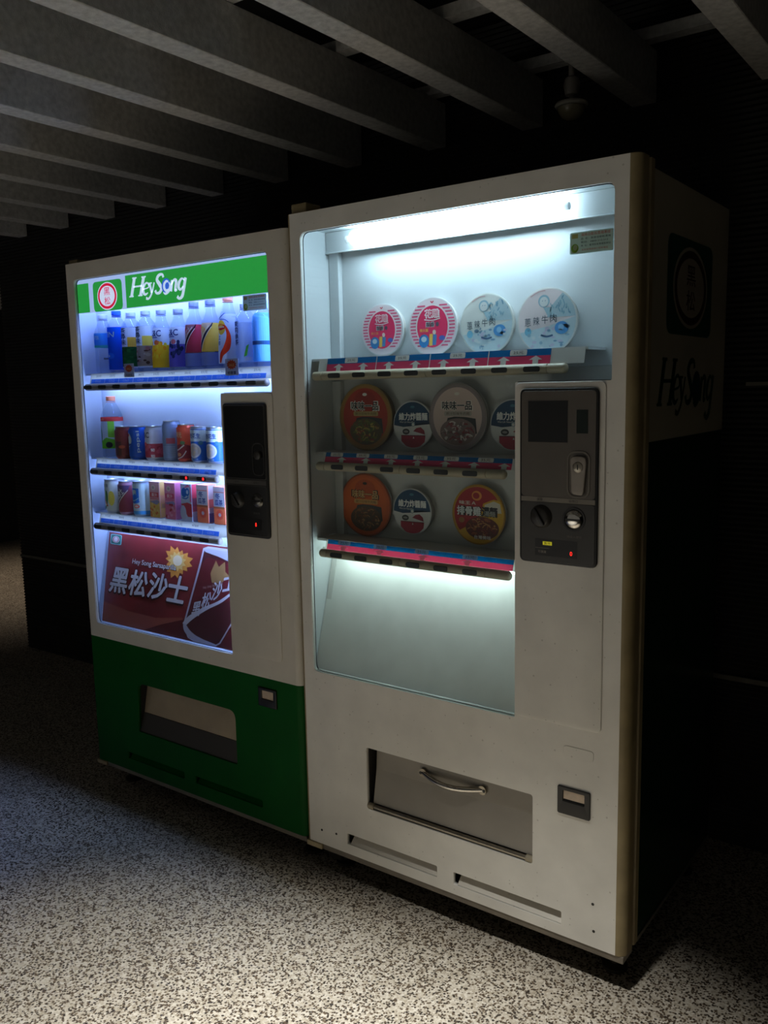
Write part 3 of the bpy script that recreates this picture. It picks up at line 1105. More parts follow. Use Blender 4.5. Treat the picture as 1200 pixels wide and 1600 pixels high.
# louvre slots
for (a, b, z0, z1) in ((0.1455, 0.443, 0.128, 0.160), (0.4915, 0.788, 0.126, 0.160)):
    pv('louvre', prism_x([(0.0127, z0 - 0.004), (0.0145, z0 - 0.004), (0.040, z1 + 0.004), (0.0385, z1 + 0.004), (0.002, z0 + 0.002)], a + 0.012, b - 0.001), WHITE2)
    pv('louvre_back', boxm(a - 0.002, b + 0.002, 0.042, 0.044, z0 - 0.006, z1 + 0.006), BLACKP)
# faint moulded maker's plate
pv('blank_nameplate', plate([rrect(0.790, 0.862, 0.545, 0.570, 0.008)], -0.0012, 0.0, 0.0005), WHITE)

# logos on its side
P = Print()
P.poly(rrect(0.183, 0.515, 1.486, 1.702, 0.03), (10, 66, 48), 0)
P.ell(0.349, 1.594, 0.128, 0.092, (150, 140, 122), 1)
P.ring(0.349, 1.594, 0.118, 0.084, 0.017, (60, 34, 30), 2)
P.text('黑', 0.349, 1.622, .065, .045, (60, 34, 30), 2, 0.01)
P.text('松', 0.349, 1.566, .065, .045, (60, 34, 30), 2, 0.01)
letters_brand(P, lambda x, z: (0.145 + (x + .668) / .256 * .41, 1.290 + (z - 1.6530) / .0775 * .142), (8, 52, 36), (8, 40, 60), 1, 1.65)
P.build('side_logo', body, side(W - 0.004), base=0.0004)

# ================================================================== NOODLE BOWLS ON SHOW


def noodle(name, label, x, z, d, draw, rim_col, y=0.1395, t=0.020, wall=(206, 204, 198), group=None, gain=1.0):
    th = thing(name, label, 'noodle bowl', (x, y, z - d / 2), group or 'noodle bowls on show in the white machine')
    R = d / 2
    c = (0, 0, R)
    yb = 0.0
    obj('bowl', lathe([(R * 0.93, yb), (R * 0.97, -t * 0.8)], 40, 'Y', c), mat('bowl_wall_%d_%d_%d' % wall, wall, 0.5), th, True)
    obj('rim', lathe([(R * 0.972, -t * 0.82), (R, -t * 0.86), (R, -t), (R * 0.955, -t * 1.02)], 44, 'Y', c, cap=False), mat('rim_%d_%d_%d' % rim_col, rim_col, 0.4), th, True)
    obj('lid', lathe([(0.0, -t * 1.0), (R * 0.957, -t * 1.0), (R * 0.957, -t * 0.81), (0, -t * 0.81)], 44, 'Y', c), mat('lid_paper_%d_%d_%d' % rim_col, rim_col, 0.4), th)
    P = Print(gain)
    draw(P, R * 0.95)
    P.build('lid_print', th, lambda px, pz, h: (px, -t * 1.0 - h, R + pz), base=0.0004, clip=(0, 0, R * 0.95))
    return th


def noodle_pic(P, R, cx, cz, rx, rz, base, cols, n, seed, layer=2):
    """food in the bowl of a lid picture: crossing strands and pieces"""
    rnd = random.Random(seed)
    P.ell(cx, cz, rx, rz, base, layer)
    for i in range(n):
        a = rnd.uniform(0, 2 * PI)
        q = math.sqrt(rnd.random()) * 0.82
        x, z = cx + rx * q * math.cos(a), cz + rz * q * math.sin(a)
        c = cols[i % len(cols)]
        if i % 3:
            b = rnd.uniform(0, PI)
            l = rx * rnd.uniform(.10, .22)
            P.stroke([(x - l * math.cos(b), z - l * math.sin(b) * .6), (x, z + l * .3), (x + l * math.cos(b), z + l * math.sin(b) * .6)], R * .035, c, layer + 1 + i % 3)
        else:
            P.ell(x, z, rx * rnd.uniform(.06, .14), rz * rnd.uniform(.06, .13), c, layer + 1 + i % 3, 14)


def d_flower(P, R):
    P.ell(0, 0, R, R, (240, 226, 230), 0)
    k = 0
    z = -0.70 * R
    while z < 0.72 * R:
        for s in (-1, 1):
            w = math.sqrt(max(R * R * .92 - z * z, 0))
            P.rect(min(s * w, s * .30 * R), max(s * w, s * .30 * R), z, z + .052 * R, (222, 84, 124), 1)
        z += .118 * R
    P.ell(0, 0.0, .72 * R, .80 * R, (244, 232, 234), 2)
    P.ell(0, 0.0, .66 * R, .745 * R, (218, 44, 92), 3)
    P.stroke([(-.06 * R, .90 * R), (0, .84 * R), (.06 * R, .90 * R)], .045 * R, (210, 50, 80), 3, False)
    P.text('花雕', 0, .46 * R, .62 * R, .30 * R, (248, 236, 236), 4, 0.07)
    P.text('花雕', 0, .46 * R, .56 * R, .25 * R, (224, 92, 120), 5, 0.0)
    P.stroke([(-.34 * R, .26 * R), (0, .22 * R), (.34 * R, .28 * R)], .035 * R, (248, 236, 236), 4)
    P.text('酸香', -.08 * R, .08 * R, .38 * R, .19 * R, (244, 240, 240), 4, 0.05)
    P.text('酸香', -.08 * R, .08 * R, .34 * R, .16 * R, (52, 54, 70), 5, 0.02)
    P.ell(.22 * R, .07 * R, .07 * R, .08 * R, (84, 76, 92), 4, 14)
    P.text('辣火鍋', -.36 * R, -.12 * R, .36 * R, .12 * R, (240, 180, 90), 4, 0.03)
    # a bowl of food and a plain standing figure-like patch of colours
    P.ell(-.36 * R, -.50 * R, .22 * R, .24 * R, (40, 120, 180), 4, 20)
    P.ell(-.36 * R, -.44 * R, .12 * R, .10 * R, (200, 220, 230), 5, 14)
    P.poly([(-.14 * R, -.68 * R), (.0, -.68 * R), (.02 * R, -.26 * R), (-.12 * R, -.26 * R)], (236, 190, 80), 4)
    P.poly([(0, -.66 * R), (.16 * R, -.66 * R), (.20 * R, -.30 * R), (.04 * R, -.24 * R)], (66, 120, 170), 4)
    P.ell(.09 * R, -.20 * R, .075 * R, .085 * R, (240, 220, 206), 5, 14)
    P.ell(.42 * R, -.42 * R, .13 * R, .09 * R, (70, 96, 170), 4, 14)


def d_scallion(seed, tint):
    def g(P, R):
        rnd = random.Random(seed)
        P.ell(0, 0, R, R, tint, 0)
        P.poly([(.0, .1 * R), (R, .1 * R), (R, .72 * R), (.55 * R, .86 * R), (.2 * R, .5 * R)], (176, 200, 208), 1)
        P.poly([(-R, -.35 * R), (0, -.18 * R), (R, .1 * R), (R, -R), (-R, -R)], (186, 206, 212), 1)
        P.ell(-.10 * R, .62 * R, .20 * R, .20 * R, (150, 186, 200), 2, 20)
        P.ell(-.10 * R, .60 * R, .15 * R, .155 * R, (216, 220, 218), 3, 20)
        P.stroke([(-.16 * R, .62 * R), (-.13 * R, .64 * R)], .02 * R, (100, 130, 150), 4, False)
        P.stroke([(-.07 * R, .62 * R), (-.04 * R, .64 * R)], .02 * R, (100, 130, 150), 4, False)
        P.poly([(-.12 * R, .42 * R), (.12 * R, .42 * R), (.3 * R, .14 * R), (.05 * R, .12 * R)], (164, 196, 206), 3)
        for i in range(26):
            x, z = rnd.uniform(.1, .85) * R, rnd.uniform(.12, .66) * R
            P.stroke([(x, z), (x + rnd.uniform(-.08, .08) * R, z + rnd.uniform(.06, .16) * R)], rnd.uniform(.02, .05) * R, rnd.choice([(126, 168, 186), (146, 184, 196), (110, 150, 172)]), 3 + i % 2, False)
        for i in range(34):
            x, z = rnd.uniform(-.7, .75) * R, rnd.uniform(-.85, -.15) * R
            P.ell(x, z, rnd.uniform(.03, .10) * R, rnd.uniform(.02, .06) * R, rnd.choice([(140, 172, 190), (206, 214, 214), (112, 146, 170), (190, 186, 206)]), 3 + i % 3, 12)
        P.ell(.52 * R, -.24 * R, .24 * R, .20 * R, (70, 140, 196), 4, 18)
        P.ell(.50 * R, -.22 * R, .10 * R, .10 * R, (130, 180, 214), 5, 14)
        P.stroke([(-.20 * R, -.44 * R), (0, -.50 * R), (.22 * R, -.46 * R)], .06 * R, (60, 92, 124), 6)
        P.ell(-.66 * R, -.32 * R, .12 * R, .13 * R, (120, 182, 208), 3, 18)
        for i, ch in enumerate('蔥辣牛肉'):
            P.text(ch, (-.66 + .30 * i) * R, (-.02 + .03 * i) * R, .22 * R, .26 * R, (54, 72, 84), 7, 0.004)
        P.stroke([(-.58 * R, .78 * R), (-.30 * R, .92 * R), (-.05 * R, .95 * R)], .03 * R, (206, 170, 170), 2)
    return g


def d_beef(main, ring, txt, txt2, plate_c, cols, base, seed, outline):
    def g(P, R):
        P.ell(0, 0, R, R, ring, 0)
        P.ell(0, 0.02 * R, .88 * R, .90 * R, main, 1)
        P.ell(0, .55 * R, .42 * R, .30 * R, txt2, 2) if txt2 else None
        P.text('味味一品', 0, .36 * R, 1.12 * R, .30 * R, outline, 4, 0.06)
        P.text('味味一品', 0, .36 * R, 1.06 * R, .27 * R, txt, 5, 0.022)
        P.ell(0, .72 * R, .09 * R, .05 * R, outline, 3, 14)
        P.poly(rrect(-.46 * R, .52 * R, .04 * R, .19 * R, .05 * R), plate_c, 4)
        P.text('原汁珍味牛肉麵', .03 * R, .115 * R, .84 * R, .09 * R, (70, 52, 36), 5, 0.02)
        P.poly([(-.34 * R, -.02 * R), (-.1 * R, .02 * R), (.30 * R, .01 * R), (.66 * R, -.04 * R), (.70 * R, -.5 * R), (-.5 * R, -.5 * R)], (40, 42, 38), 2)
        noodle_pic(P, R, .02 * R, -.45 * R, .64 * R, .42 * R, base, cols, 70, seed, 3)
    return g


def d_weili(P, R):
    P.ell(0, 0, R, R, (214, 212, 208), 0)
    P.poly([(-R, -.02 * R), (-.5 * R, -.10 * R), (0, .02 * R), (.5 * R, .08 * R), (R, .05 * R)] + [(R * math.cos(a), R * math.sin(a)) for a in [PI * k / 24 for k in range(1, 24)]], (8, 62, 92), 1)
    P.ell(0, .78 * R, .12 * R, .06 * R, (60, 110, 130), 2, 14)
    P.text('維力炸醬麵', .02 * R, .36 * R, 1.50 * R, .32 * R, (228, 226, 220), 2, 0.045)
    P.text('Wei Lih Noodles', -.30 * R, .12 * R, .80 * R, .08 * R, (214, 212, 206), 2, 0.02)
    P.ell(-.36 * R, -.30 * R, .19 * R, .13 * R, (52, 56, 54), 2, 20)
    P.ell(-.36 * R, -.30 * R, .12 * R, .05 * R, (150, 146, 140), 3, 14)
    P.poly([(.02 * R, -.28 * R), (.20 * R, -.14 * R), (.42 * R, -.10 * R), (.60 * R, -.24 * R), (.64 * R, -.42 * R)], (142, 34, 52), 2)
    P.poly([(-.62 * R, -.47 * R), (.66 * R, -.47 * R), (.62 * R, -.74 * R), (.3 * R, -R), (-.3 * R, -R), (-.62 * R, -.72 * R)], (164, 30, 54), 2)
    P.rect(-.62 * R, .66 * R, -.485 * R, -.455 * R, (92, 22, 36), 3)
    P.poly([(.0, -.60 * R), (.08 * R, -.60 * R), (.04 * R, -.50 * R)], (226, 220, 214), 3)
    P.ell(.03 * R, .02 * R, .10 * R, .10 * R, (120, 150, 160), 3, 14)
    P.ell(.03 * R, .01 * R, .06 * R, .07 * R, (214, 212, 208), 4, 14)


def d_pork(P, R):
    P.ell(0, 0, R, R, (176, 130, 26), 0)
    P.ell(-.02 * R, .02 * R, .94 * R, .95 * R, (150, 16, 26), 1)
    P.poly([(-.8 * R, -.62 * R), (-.2 * R, -.30 * R), (.12 * R, .02 * R), (.20 * R, .40 * R), (.60 * R, .56 * R), (R, .50 * R), (R, -R), (-.6 * R, -R)], (196, 150, 30), 2)
    P.poly([(.24 * R, .06 * R), (.26 * R, .36 * R), (.62 * R, .50 * R), (.86 * R, .42 * R), (.92 * R, .10 * R)], (196, 188, 170), 3)
    P.ell(-.05 * R, .66 * R, .20 * R, .17 * R, (206, 130, 60), 2, 22)
    P.ell(-.07 * R, .66 * R, .13 * R, .11 * R, (150, 16, 26), 3, 20)
    P.text('味王Ａ', -.42 * R, .40 * R, .66 * R, .13 * R, (222, 196, 186), 3, 0.03)
    P.text('排骨雞湯麵', 0, .12 * R, 1.5 * R, .32 * R, (20, 20, 18), 5, 0.07)
    P.text('排骨雞', -.36 * R, .12 * R, .95 * R, .31 * R, (216, 220, 206), 6, 0.03)
    P.text('湯麵', .46 * R, .06 * R, .44 * R, .18 * R, (150, 150, 140), 6, 0.02)
    P.ell(-.66 * R, -.22 * R, .12 * R, .10 * R, (150, 100, 60), 3, 14)
    noodle_pic(P, R, .16 * R, -.46 * R, .66 * R, .40 * R, (96, 40, 22), [(130, 52, 28), (150, 84, 44), (110, 30, 26), (176, 120, 70)], 60, 5, 3)
    P.text('台灣美味', .18 * R, -.78 * R, .66 * R, .13 * R, (220, 200, 190), 7, 0.03)


noodle('noodle_bowl', 'smaller pink and white striped noodle lid on the top shelf, nearest its corner post', 0.214, 1.530, 0.136, d_flower, (226, 228, 230))
noodle('noodle_bowl', 'larger pink and white striped noodle lid between another pink lid and a pale lid', 0.371, 1.530, 0.146, d_flower, (226, 228, 230))
noodle('noodle_bowl', 'pale blue and cream noodle lid beside a pink striped lid on the top shelf', 0.526, 1.527, 0.146, d_scallion(11, (222, 224, 218)), (216, 220, 214))
noodle('noodle_bowl', 'pale noodle lid with a pinkish upper half at the end of the top shelf', 0.684, 1.525, 0.151, d_scallion(12, (230, 216, 216)), (218, 218, 214))
noodle('noodle_bowl', 'large red and ochre noodle lid with a bowl of greens on the middle shelf', 0.157, 1.303, 0.178,
       d_beef((134, 38, 20), (126, 88, 36), (24, 22, 20), (120, 30, 16), (146, 126, 78), [(150, 130, 60), (96, 92, 36), (120, 60, 36), (70, 84, 40)], (74, 64, 34), 21, (206, 196, 176)), (150, 122, 62), gain=1.35, t=0.026, wall=(120, 92, 50))
noodle('noodle_bowl', 'small blue, white and red noodle lid between two large lids on the middle shelf', 0.307, 1.284, 0.124, d_weili, (220, 220, 218), gain=1.12)
noodle('noodle_bowl', 'large pale pink noodle lid with a grey patterned border on the middle shelf', 0.444, 1.304, 0.170,
       d_beef((176, 154, 146), (120, 108, 108), (20, 30, 36), None, (150, 140, 130), [(120, 60, 60), (160, 140, 136), (96, 80, 76), (180, 170, 164), (110, 40, 44)], (112, 92, 88), 22, (186, 178, 168)), (146, 138, 134), gain=1.3, t=0.024)
noodle('noodle_bowl', 'small blue, white and red noodle lid half hidden behind the coin panel', 0.597, 1.286, 0.124, d_weili, (220, 220, 218), gain=1.12)
noodle('noodle_bowl', 'large orange noodle lid with a dark bowl of meat noodles on the lowest shelf', 0.143, 1.0635, 0.174,
       d_beef((166, 76, 20), (158, 70, 20), (168, 134, 84), (150, 64, 22), (168, 124, 66), [(110, 70, 34), (140, 100, 60), (90, 50, 26), (70, 56, 36)], (66, 48, 28), 23, (40, 28, 18)), (156, 74, 24), gain=1.35, t=0.016)
noodle('noodle_bowl', 'small blue, white and red noodle lid on the lowest shelf beside an orange lid', 0.300, 1.0565, 0.122, d_weili, (220, 220, 218), gain=1.12)
noodle('noodle_bowl', 'red and yellow pork chop noodle lid alone at the end of the lowest shelf', 0.5005, 1.062, 0.152, d_pork, (190, 140, 36), gain=1.2)

# ================================================================== GREEN AND CREAM DRINKS MACHINE
GX0, GX1 = -0.985, -0.003
LG = ((GX0 + GX1) / 2, 0.33, 0.0)
NG = (-LG[0], -LG[1], 0.0)
gm = thing('vending_machine', 'cream and green canned drinks vending machine with a lit green header', 'vending machine', LG)


def pg(name, bm, m, smooth=False):
    return obj(name, bm, m, gm, smooth, NG)


gwin = [(-0.943, 0.600, 0.020), (-0.2765, 0.600, 0.004), (-0.2765, 1.3745, 0.004), (-0.0755, 1.3745, 0.004), (-0.0755, 1.7485, 0.018), (-0.943, 1.7485, 0.018)]


def inset(c, d):
    # move an L-shaped outline outward by d (corner order fixed)
    s = [(-1, -1), (1, -1), (1, -1), (1, -1), (1, 1), (-1, 1)]
    return [(x + sx * d, z + sz * d, r) for (x, z, r), (sx, sz) in zip(c, s)]


gslot = rpoly([(-0.748, 0.253, 0.006), (-0.277, 0.253, 0.006), (-0.277, 0.424, 0.030), (-0.738, 0.424, 0.030)])
pg('door_front', plate([[(GX0 + RL, 0.5525), (GX1 - RR, 0.5525), (GX1 - RR, 1.80), (GX0 + RL, 1.80)], rpoly(gwin)], 0.0, 0.0125), WHITE2)
gret = rrect(-0.166, -0.106, 0.474, 0.516, 0.002)
gv1 = rrect(-0.815, -0.525, 0.142, 0.166, 0.006)
gv2 = rrect(-0.476, -0.176, 0.142, 0.166, 0.006)
pg('door_kick_panel', plate([[(GX0 + RL, 0.10), (GX1 - RR, 0.10), (GX1 - RR, 0.552), (GX0 + RL, 0.552)], gslot, gret, gv1, gv2], 0.0, 0.0125), GREEN)
door_edges(gm, NG, GX0, GX1, 0.10, 1.80, RL, RR, [(0.10, 0.552, GREEN), (0.5525, 1.80, WHITE2)])
pg('bottom_rail', boxm(GX0 + 0.002, GX1 - 0.004, 0.003, 0.06, 0.084, 0.0995, 0.002), LIP)
bd = bmesh.new()
box(bd, GX1 - 0.012, GX1 - 0.004, 0.0815, 0.65, 0.105, 1.79)
box(bd, GX0 + 0.004, GX0 + 0.012, 0.0815, 0.65, 0.105, 1.79)
box(bd, GX0 + 0.012, GX1 - 0.012, 0.0815, 0.65, 1.782, 1.79)
box(bd, GX0 + 0.012, GX1 - 0.012, 0.0815, 0.65, 0.105, 0.113)
box(bd, GX0 + 0.012, GX1 - 0.012, 0.642, 0.65, 0.113, 1.782)
pg('body', bd, GREENSIDE)
feet(gm, NG, (GX0 + 0.06, GX1 - 0.06), (0.10, 0.60), 0.105)
pg('hinge', boxm(GX0 + 0.003, GX0 + 0.05, 0.016, 0.075, 1.8005, 1.815, 0.002), EDGE)
pg('hinge', boxm(GX0 - 0.002, GX0 + 0.052, -0.004, 0.0025, 0.086, 0.0985, 0.0012), mat('hinge_cream', (176, 160, 126), 0.5, var=0.2))
cavity(gm, NG, -0.966, -0.036, -0.238, 1.371, 0.592, 1.757, 0.098, PANELB)
pg('window_pane', plate([rpoly(inset(gwin, -0.0006))], 0.005, 0.0075), GLASS)
pg('window_gasket', loop_ring(rpoly(inset(gwin, 0.003)), rpoly(inset(gwin, -0.0015)), 0.0126, 0.0134), RUBBER)
# header sign
hd = pg('header_sign', boxm(-0.9425, -0.0765, 0.0138, 0.0175, 1.6405, 1.748), glow_ink((176, 196, 250), 0.85))
P = Print()
HG = (38, 150, 62)
P.rect(-0.9415, -0.8805, 1.6425, 1.7345, HG, 0)
P.rect(-0.6925, -0.0775, 1.6425, 1.7405, HG, 0)
P.poly(rrect(-0.8585, -0.7105, 1.6405, 1.7345, 0.016), HG, 0)
P.ell(-0.7865, 1.6865, 0.0505, 0.0430, (214, 222, 252), 1)
P.ring(-0.7865, 1.6865, 0.0470, 0.0400, 0.0085, (214, 22, 62), 2)
P.text('黑', -0.7865, 1.7010, .030, .024, (204, 40, 84), 2, 0.01)
P.text('松', -0.7865, 1.6720, .030, .024, (204, 40, 84), 2, 0.01)
letters_brand(P, lambda x, z: (x, z), (206, 222, 250), (50, 96, 206), 2)
P.build('header_print', hd, front(0.0138), inkf=lambda c: glow_ink(c, 0.92), loc=(0, 0, 0))
sticker(gm, -0.176, -0.0865, 1.597, 1.639, 0.0049).location = NG

fluo(gm, NG, 'fluorescent_tube', -0.92, -0.11, 0.0315, 1.734, 0.0115, TUBEB)
for (za, xr) in ((1.402, -0.12), (1.122, -0.31), (0.936, -0.31)):
    fluo(gm, NG, 'fluorescent_tube', -0.925, xr, 0.046, za + 0.024, 0.0055, TUBEB)

for vx, va, vb in ((-0.0535, 1.40, 1.735), (-0.256, 0.64, 1.352)):
    tb = pg('fluorescent_tube', lathe([(0.0075, va), (0.008, va + .004), (0.008, vb - .004), (0.0075, vb)], 14, 'Z', (vx, 0.030, 0)), TUBEB, True)
    for ea, eb in ((va - .02, va - .0005), (vb + .0005, vb + .02)):
        obj('tube_socket', lathe([(0.007, ea), (0.007, eb)], 12, 'Z', (vx, 0.030, 0)), MATS['tube_socket'], tb, True)

CB = (74, 132, 240)


def cold_labels(x0, x1, n, prices):
    def g(P, hx):
        P.rect(x0, x1, 0.06 * hx, 0.46 * hx, CB, 1)
        w = (x1 - x0) / n
        for i in range(n):
            xc = x0 + w * (i + .5)
            P.text('COLD', xc, 0.26 * hx, .030, .0075, (196, 216, 255), 2, 0.02)
            if i:
                P.rect(x0 + w * i - .001, x0 + w * i + .001, 0.06 * hx, 0.46 * hx, (196, 212, 250), 2)
            P.text(prices[i % len(prices)], xc, 0.72 * hx, .028, .0075, (70, 78, 96), 2, 0.015)
    return g


gb1 = [-0.918 + 0.0752 * i for i in range(11)]
gb2 = [-0.916 + 0.0752 * i for i in range(8)]
shelf(gm, NG, -0.945, -0.108, 1.402, gb1, DARKBAR, cold_labels(-0.925, -0.125, 11, ['20元', '25元', 'NT$25']), 0.098, plate_m=PANELB, x_plate1=-0.078, xplate0=-0.965, inks=0.4)
shelf(gm, NG, -0.945, -0.325, 1.122, gb2, DARKBAR, cold_labels(-0.925, -0.345, 8, ['25元', '20元', 'NT$20']), 0.098, lit=(6, 7), plate_m=PANELB, x_plate1=-0.279, xplate0=-0.965, inks=0.4)
shelf(gm, NG, -0.945, -0.325, 0.936, gb2, DARKBAR, cold_labels(-0.925, -0.345, 8, ['NT$20', '20元', '15元']), 0.098, plate_m=PANELB, x_plate1=-0.279, xplate0=-0.965, inks=0.4)
pg('retaining_rod', lathe([(0.004, -0.93), (0.004, -0.078)], 12, 'X', (0, 0.0935, 1.498)), mat('slate_rod', (52, 66, 92), 0.5), True)
# small burst cards standing on the top shelf strip
for cx, cz, s in ((-0.694, 1.447, 1.0), (-0.235, 1.443, 1.12)):
    crd = pg('price_card', boxm(cx - .024 * s, cx + .024 * s, 0.0085, 0.0095, cz - .017 * s, cz + .025 * s), ink((186, 188, 200), 0.5))
    P = Print()
    pts = []
    for k in range(24):
        a = 2 * PI * k / 24
        q = 1.0 if k % 2 else 0.72
        pts.append((cx + .019 * s * q * math.cos(a), cz + .010 * s + .013 * s * q * math.sin(a)))
    P.poly(pts, (206, 84, 54), 0)
    P.text('SALE', cx, cz + .009 * s, .020 * s, .007 * s, (240, 200, 120), 1, 0.03)
    P.text('特惠價', cx, cz - .0105 * s, .030 * s, .008 * s, (40, 44, 70), 1, 0.02)
    P.build('card_print', crd, front(0.0084), trans=0.5)

# sarsaparilla poster on the sloping lower panel
pa, pb = Vector((0.022, 0.603)), Vector((0.075, 0.905))
pl = (pb - pa).length
pd = (pb - pa) / pl
pn = Vector((-pd.y, pd.x))          # toward the glass


def onposter(x, s, h):
    q = pa + pd * (s * pl) + pn * h
    return (x, q.x, q.y)


bm = bmesh.new()
vs = [bm.verts.new(onposter(x, s, h)) for h in (0.0, -0.003) for x, s in ((-0.941, 0.0), (-0.2705, 0.0), (-0.2705, 1.005), (-0.941, 1.005))]
for f in ((0, 1, 2, 3), (7, 6, 5, 4), (0, 4, 5, 1), (1, 5, 6, 2), (2, 6, 7, 3), (3, 7, 4, 0)):
    bm.faces.new([vs[i] for i in f])
bmesh.ops.recalc_face_normals(bm, faces=bm.faces[:])
POSTER = mat('poster_red', (132, 44, 48), 0.32, var=0.35, vscale=9)
po = pg('poster_panel', bm, POSTER)
pg('display_sill', boxm(-0.9655, -0.2705, 0.0082, 0.030, 0.5945, 0.6022), PANELB)
pg('poster_edge_strip', prism_x([(0.0885, 0.962), (0.0885, 0.90), (0.020, 0.594), (0.018, 0.594), (0.018, 0.602), (0.0865, 0.905)], -0.9655, -0.9415), PANELB)
P = Print()
P.aspect = 0.306
# lower glow sweep and the dark diagonal field
P.poly([(-.9405, .02), (-.9405, .22), (-.80, .17), (-.66, .16), (-.535, .22), (-.53, .19), (-.63, .10), (-.716, .004), (-.94, .004)], (150, 74, 62), 0)
P.poly([(-.716, .004), (-.63, .105), (-.53, .20), (-.50, .30), (-.40, .30), (-.272, .30), (-.272, .004)], (92, 20, 26), 1)
# emblem
P.poly(rrect(-.930, -.870, .875, .988, .012), (120, 190, 190), 1)
P.poly(rrect(-.926, -.874, .882, .981, .010), (20, 96, 84), 2)
P.ell(-.900, .931, .019, .037, (206, 190, 200), 3)
P.ring(-.900, .931, .016, .032, .0045, (160, 40, 60), 4)
# the sun burst
pts = []
for k in range(28):
    a = 2 * PI * k / 28 + .1
    q = (1.0 if k % 2 else 0.74) * (1.0 + .16 * math.sin(3 * a + 1))
    pts.append((-.578 + .066 * q * math.cos(a), .785 + .165 * q * math.sin(a)))
P.poly(pts, (226, 150, 66), 1)
pts = []
for k in range(22):
    a = 2 * PI * k / 22
    q = 1.0 if k % 2 else 0.70
    pts.append((-.580 + .044 * q * math.cos(a), .790 + .108 * q * math.sin(a)))
P.poly(pts, (240, 196, 120), 2)
P.ell(-.578, .80, .022, .055, (250, 228, 196), 3)
P.text('Hey Song Sarsaparilla', -.692, .712, .222, .075, (20, 14, 18), 4, .055, .02, 0, 0.0)
P.text('Hey Song Sarsaparilla', -.692, .714, .220, .070, (236, 228, 232), 5, .012, .02, 0, 0.0)
for ch, xc in zip('黑松沙士', (-.862, -.762, -.662, -.566)):
    P.text(ch, xc, .478 + (xc + .862) * .06, .090, .285, (52, 16, 22), 5, .06, .07)
    P.text(ch, xc, .485 + (xc + .862) * .06, .088, .272, (214, 212, 226), 6, .03, .07)
# the tilted can
can = [(-.462, .965), (-.440, .990), (-.300, .990), (-.2715, .93), (-.2715, .45), (-.352, .04), (-.372, .004), (-.470, .004), (-.500, .03), (-.526, .15), (-.474, .80)]
P.poly(can, (190, 186, 202), 7)
can2 = [(-.456, .945), (-.438, .965), (-.305, .960), (-.2765, .90), (-.2765, .45), (-.356, .05), (-.376, .014), (-.466, .014), (-.494, .035), (-.519, .15), (-.466, .79)]
P.poly(can2, (72, 22, 28), 8)
P.poly([(-.456, .945), (-.438, .965), (-.300, .960), (-.2765, .90), (-.2765, .82), (-.39, .90), (-.450, .93)], (176, 172, 188), 9)
P.poly([(-.466, .79), (-.44, .88), (-.30, .84), (-.2765, .78), (-.2765, .55), (-.36, .44), (-.48, .33), (-.505, .30)], (96, 24, 30), 9)
P.poly([(-.42, .72), (-.40, .86), (-.385, .80), (-.36, .86), (-.355, .76), (-.335, .72), (-.37, .64), (-.41, .63)], (150, 112, 70), 10)
P.stroke([(-.519, .16), (-.49, .245), (-.43, .36), (-.36, .47), (-.2775, .67)], [.020, .028, .024, .016, .006], (196, 192, 208), 10)
P.stroke([(-.519, .16), (-.500, .09), (-.455, .035), (-.372, .014)], [.012, .034, .05, .02], (176, 172, 192), 10)
for ch, xc, sc, w, h in (('黑', -.470, .335, .036, .150), ('松', -.428, .440, .038, .165), ('沙', -.384, .560, .040, .180), ('士', -.332, .690, .052, .210)):
    P.text(ch, xc, sc, w, h, (200, 198, 212), 11, .02, .05, 0, 0.9)
P.text('Hey Song Sarsaparilla', -.405, .60, .085, .035, (150, 120, 120), 11, .02, 0, 0, .9)
P.build('poster_print', po, onposter, base=0.0005)

# coin door and its panel
coin_door(gm, NG, (-0.2745, -0.072, 0.611, 1.3735), WHITE2)
gcp = pg('coin_panel', plate([rrect(-0.262, -0.093, 0.967, 1.346, 0.012)], -0.0095, -0.0036, 0.002), BLACKP, True)


def gs(name, bm, m, smooth=False):
    return obj(name, bm, m, gcp, smooth)


GPL = mat('glossy_black_plate', (13, 14, 14), 0.22)
gs('upper_plate', plate([rrect(-0.257, -0.098, 1.133, 1.341, 0.008), rrect(-0.255, -0.100, 1.135, 1.339, 0.007)], -0.0112, -0.0096, 0.0003), mat('panel_line', (70, 68, 66), 0.4))
gs('upper_sheet', plate([rrect(-0.2548, -0.1002, 1.1352, 1.3388, 0.007)], -0.0106, -0.0096), GPL)
gs('band', boxm(-0.257, -0.098, -0.0116, -0.0096, 1.118, 1.1305), mat('band_grey_dark', (78, 76, 74), 0.4))
gs('lower_plate', plate([rrect(-0.257, -0.098, 0.972, 1.116, 0.008), rrect(-0.255, -0.100, 0.974, 1.114, 0.007)], -0.0112, -0.0096, 0.0003), mat('panel_line', (70, 68, 66), 0.4))
gs('lock_recess', plate([rrect(-0.149, -0.103, 1.144, 1.236, 0.020), rrect(-0.146, -0.106, 1.147, 1.233, 0.018)], -0.0122, -0.0107, 0.0004), mat('recess_rim_dark', (48, 47, 46), 0.4))
gs('lock_cylinder', lathe([(0.0, -0.018), (0.010, -0.018), (0.012, -0.0165), (0.012, -0.0107)], 18, 'Y', (-0.126, 0, 1.202)), DARKP, True)
gs('return_knob', lathe([(0.0, -0.021), (0.017, -0.021), (0.021, -0.018), (0.024, -0.0097)], 26, 'Y', (-0.213, 0, 1.072)), DARKP, True)
bm = boxm(-0.004, 0.004, -0.0262, -0.0211, -0.020, 0.020, 0.0015)
bmesh.ops.rotate(bm, verts=bm.verts[:], cent=(0, 0, 0), matrix=Matrix.Rotation(math.radians(-38), 3, 'Y'))
bmesh.ops.translate(bm, verts=bm.verts[:], vec=(-0.213, 0, 1.072))
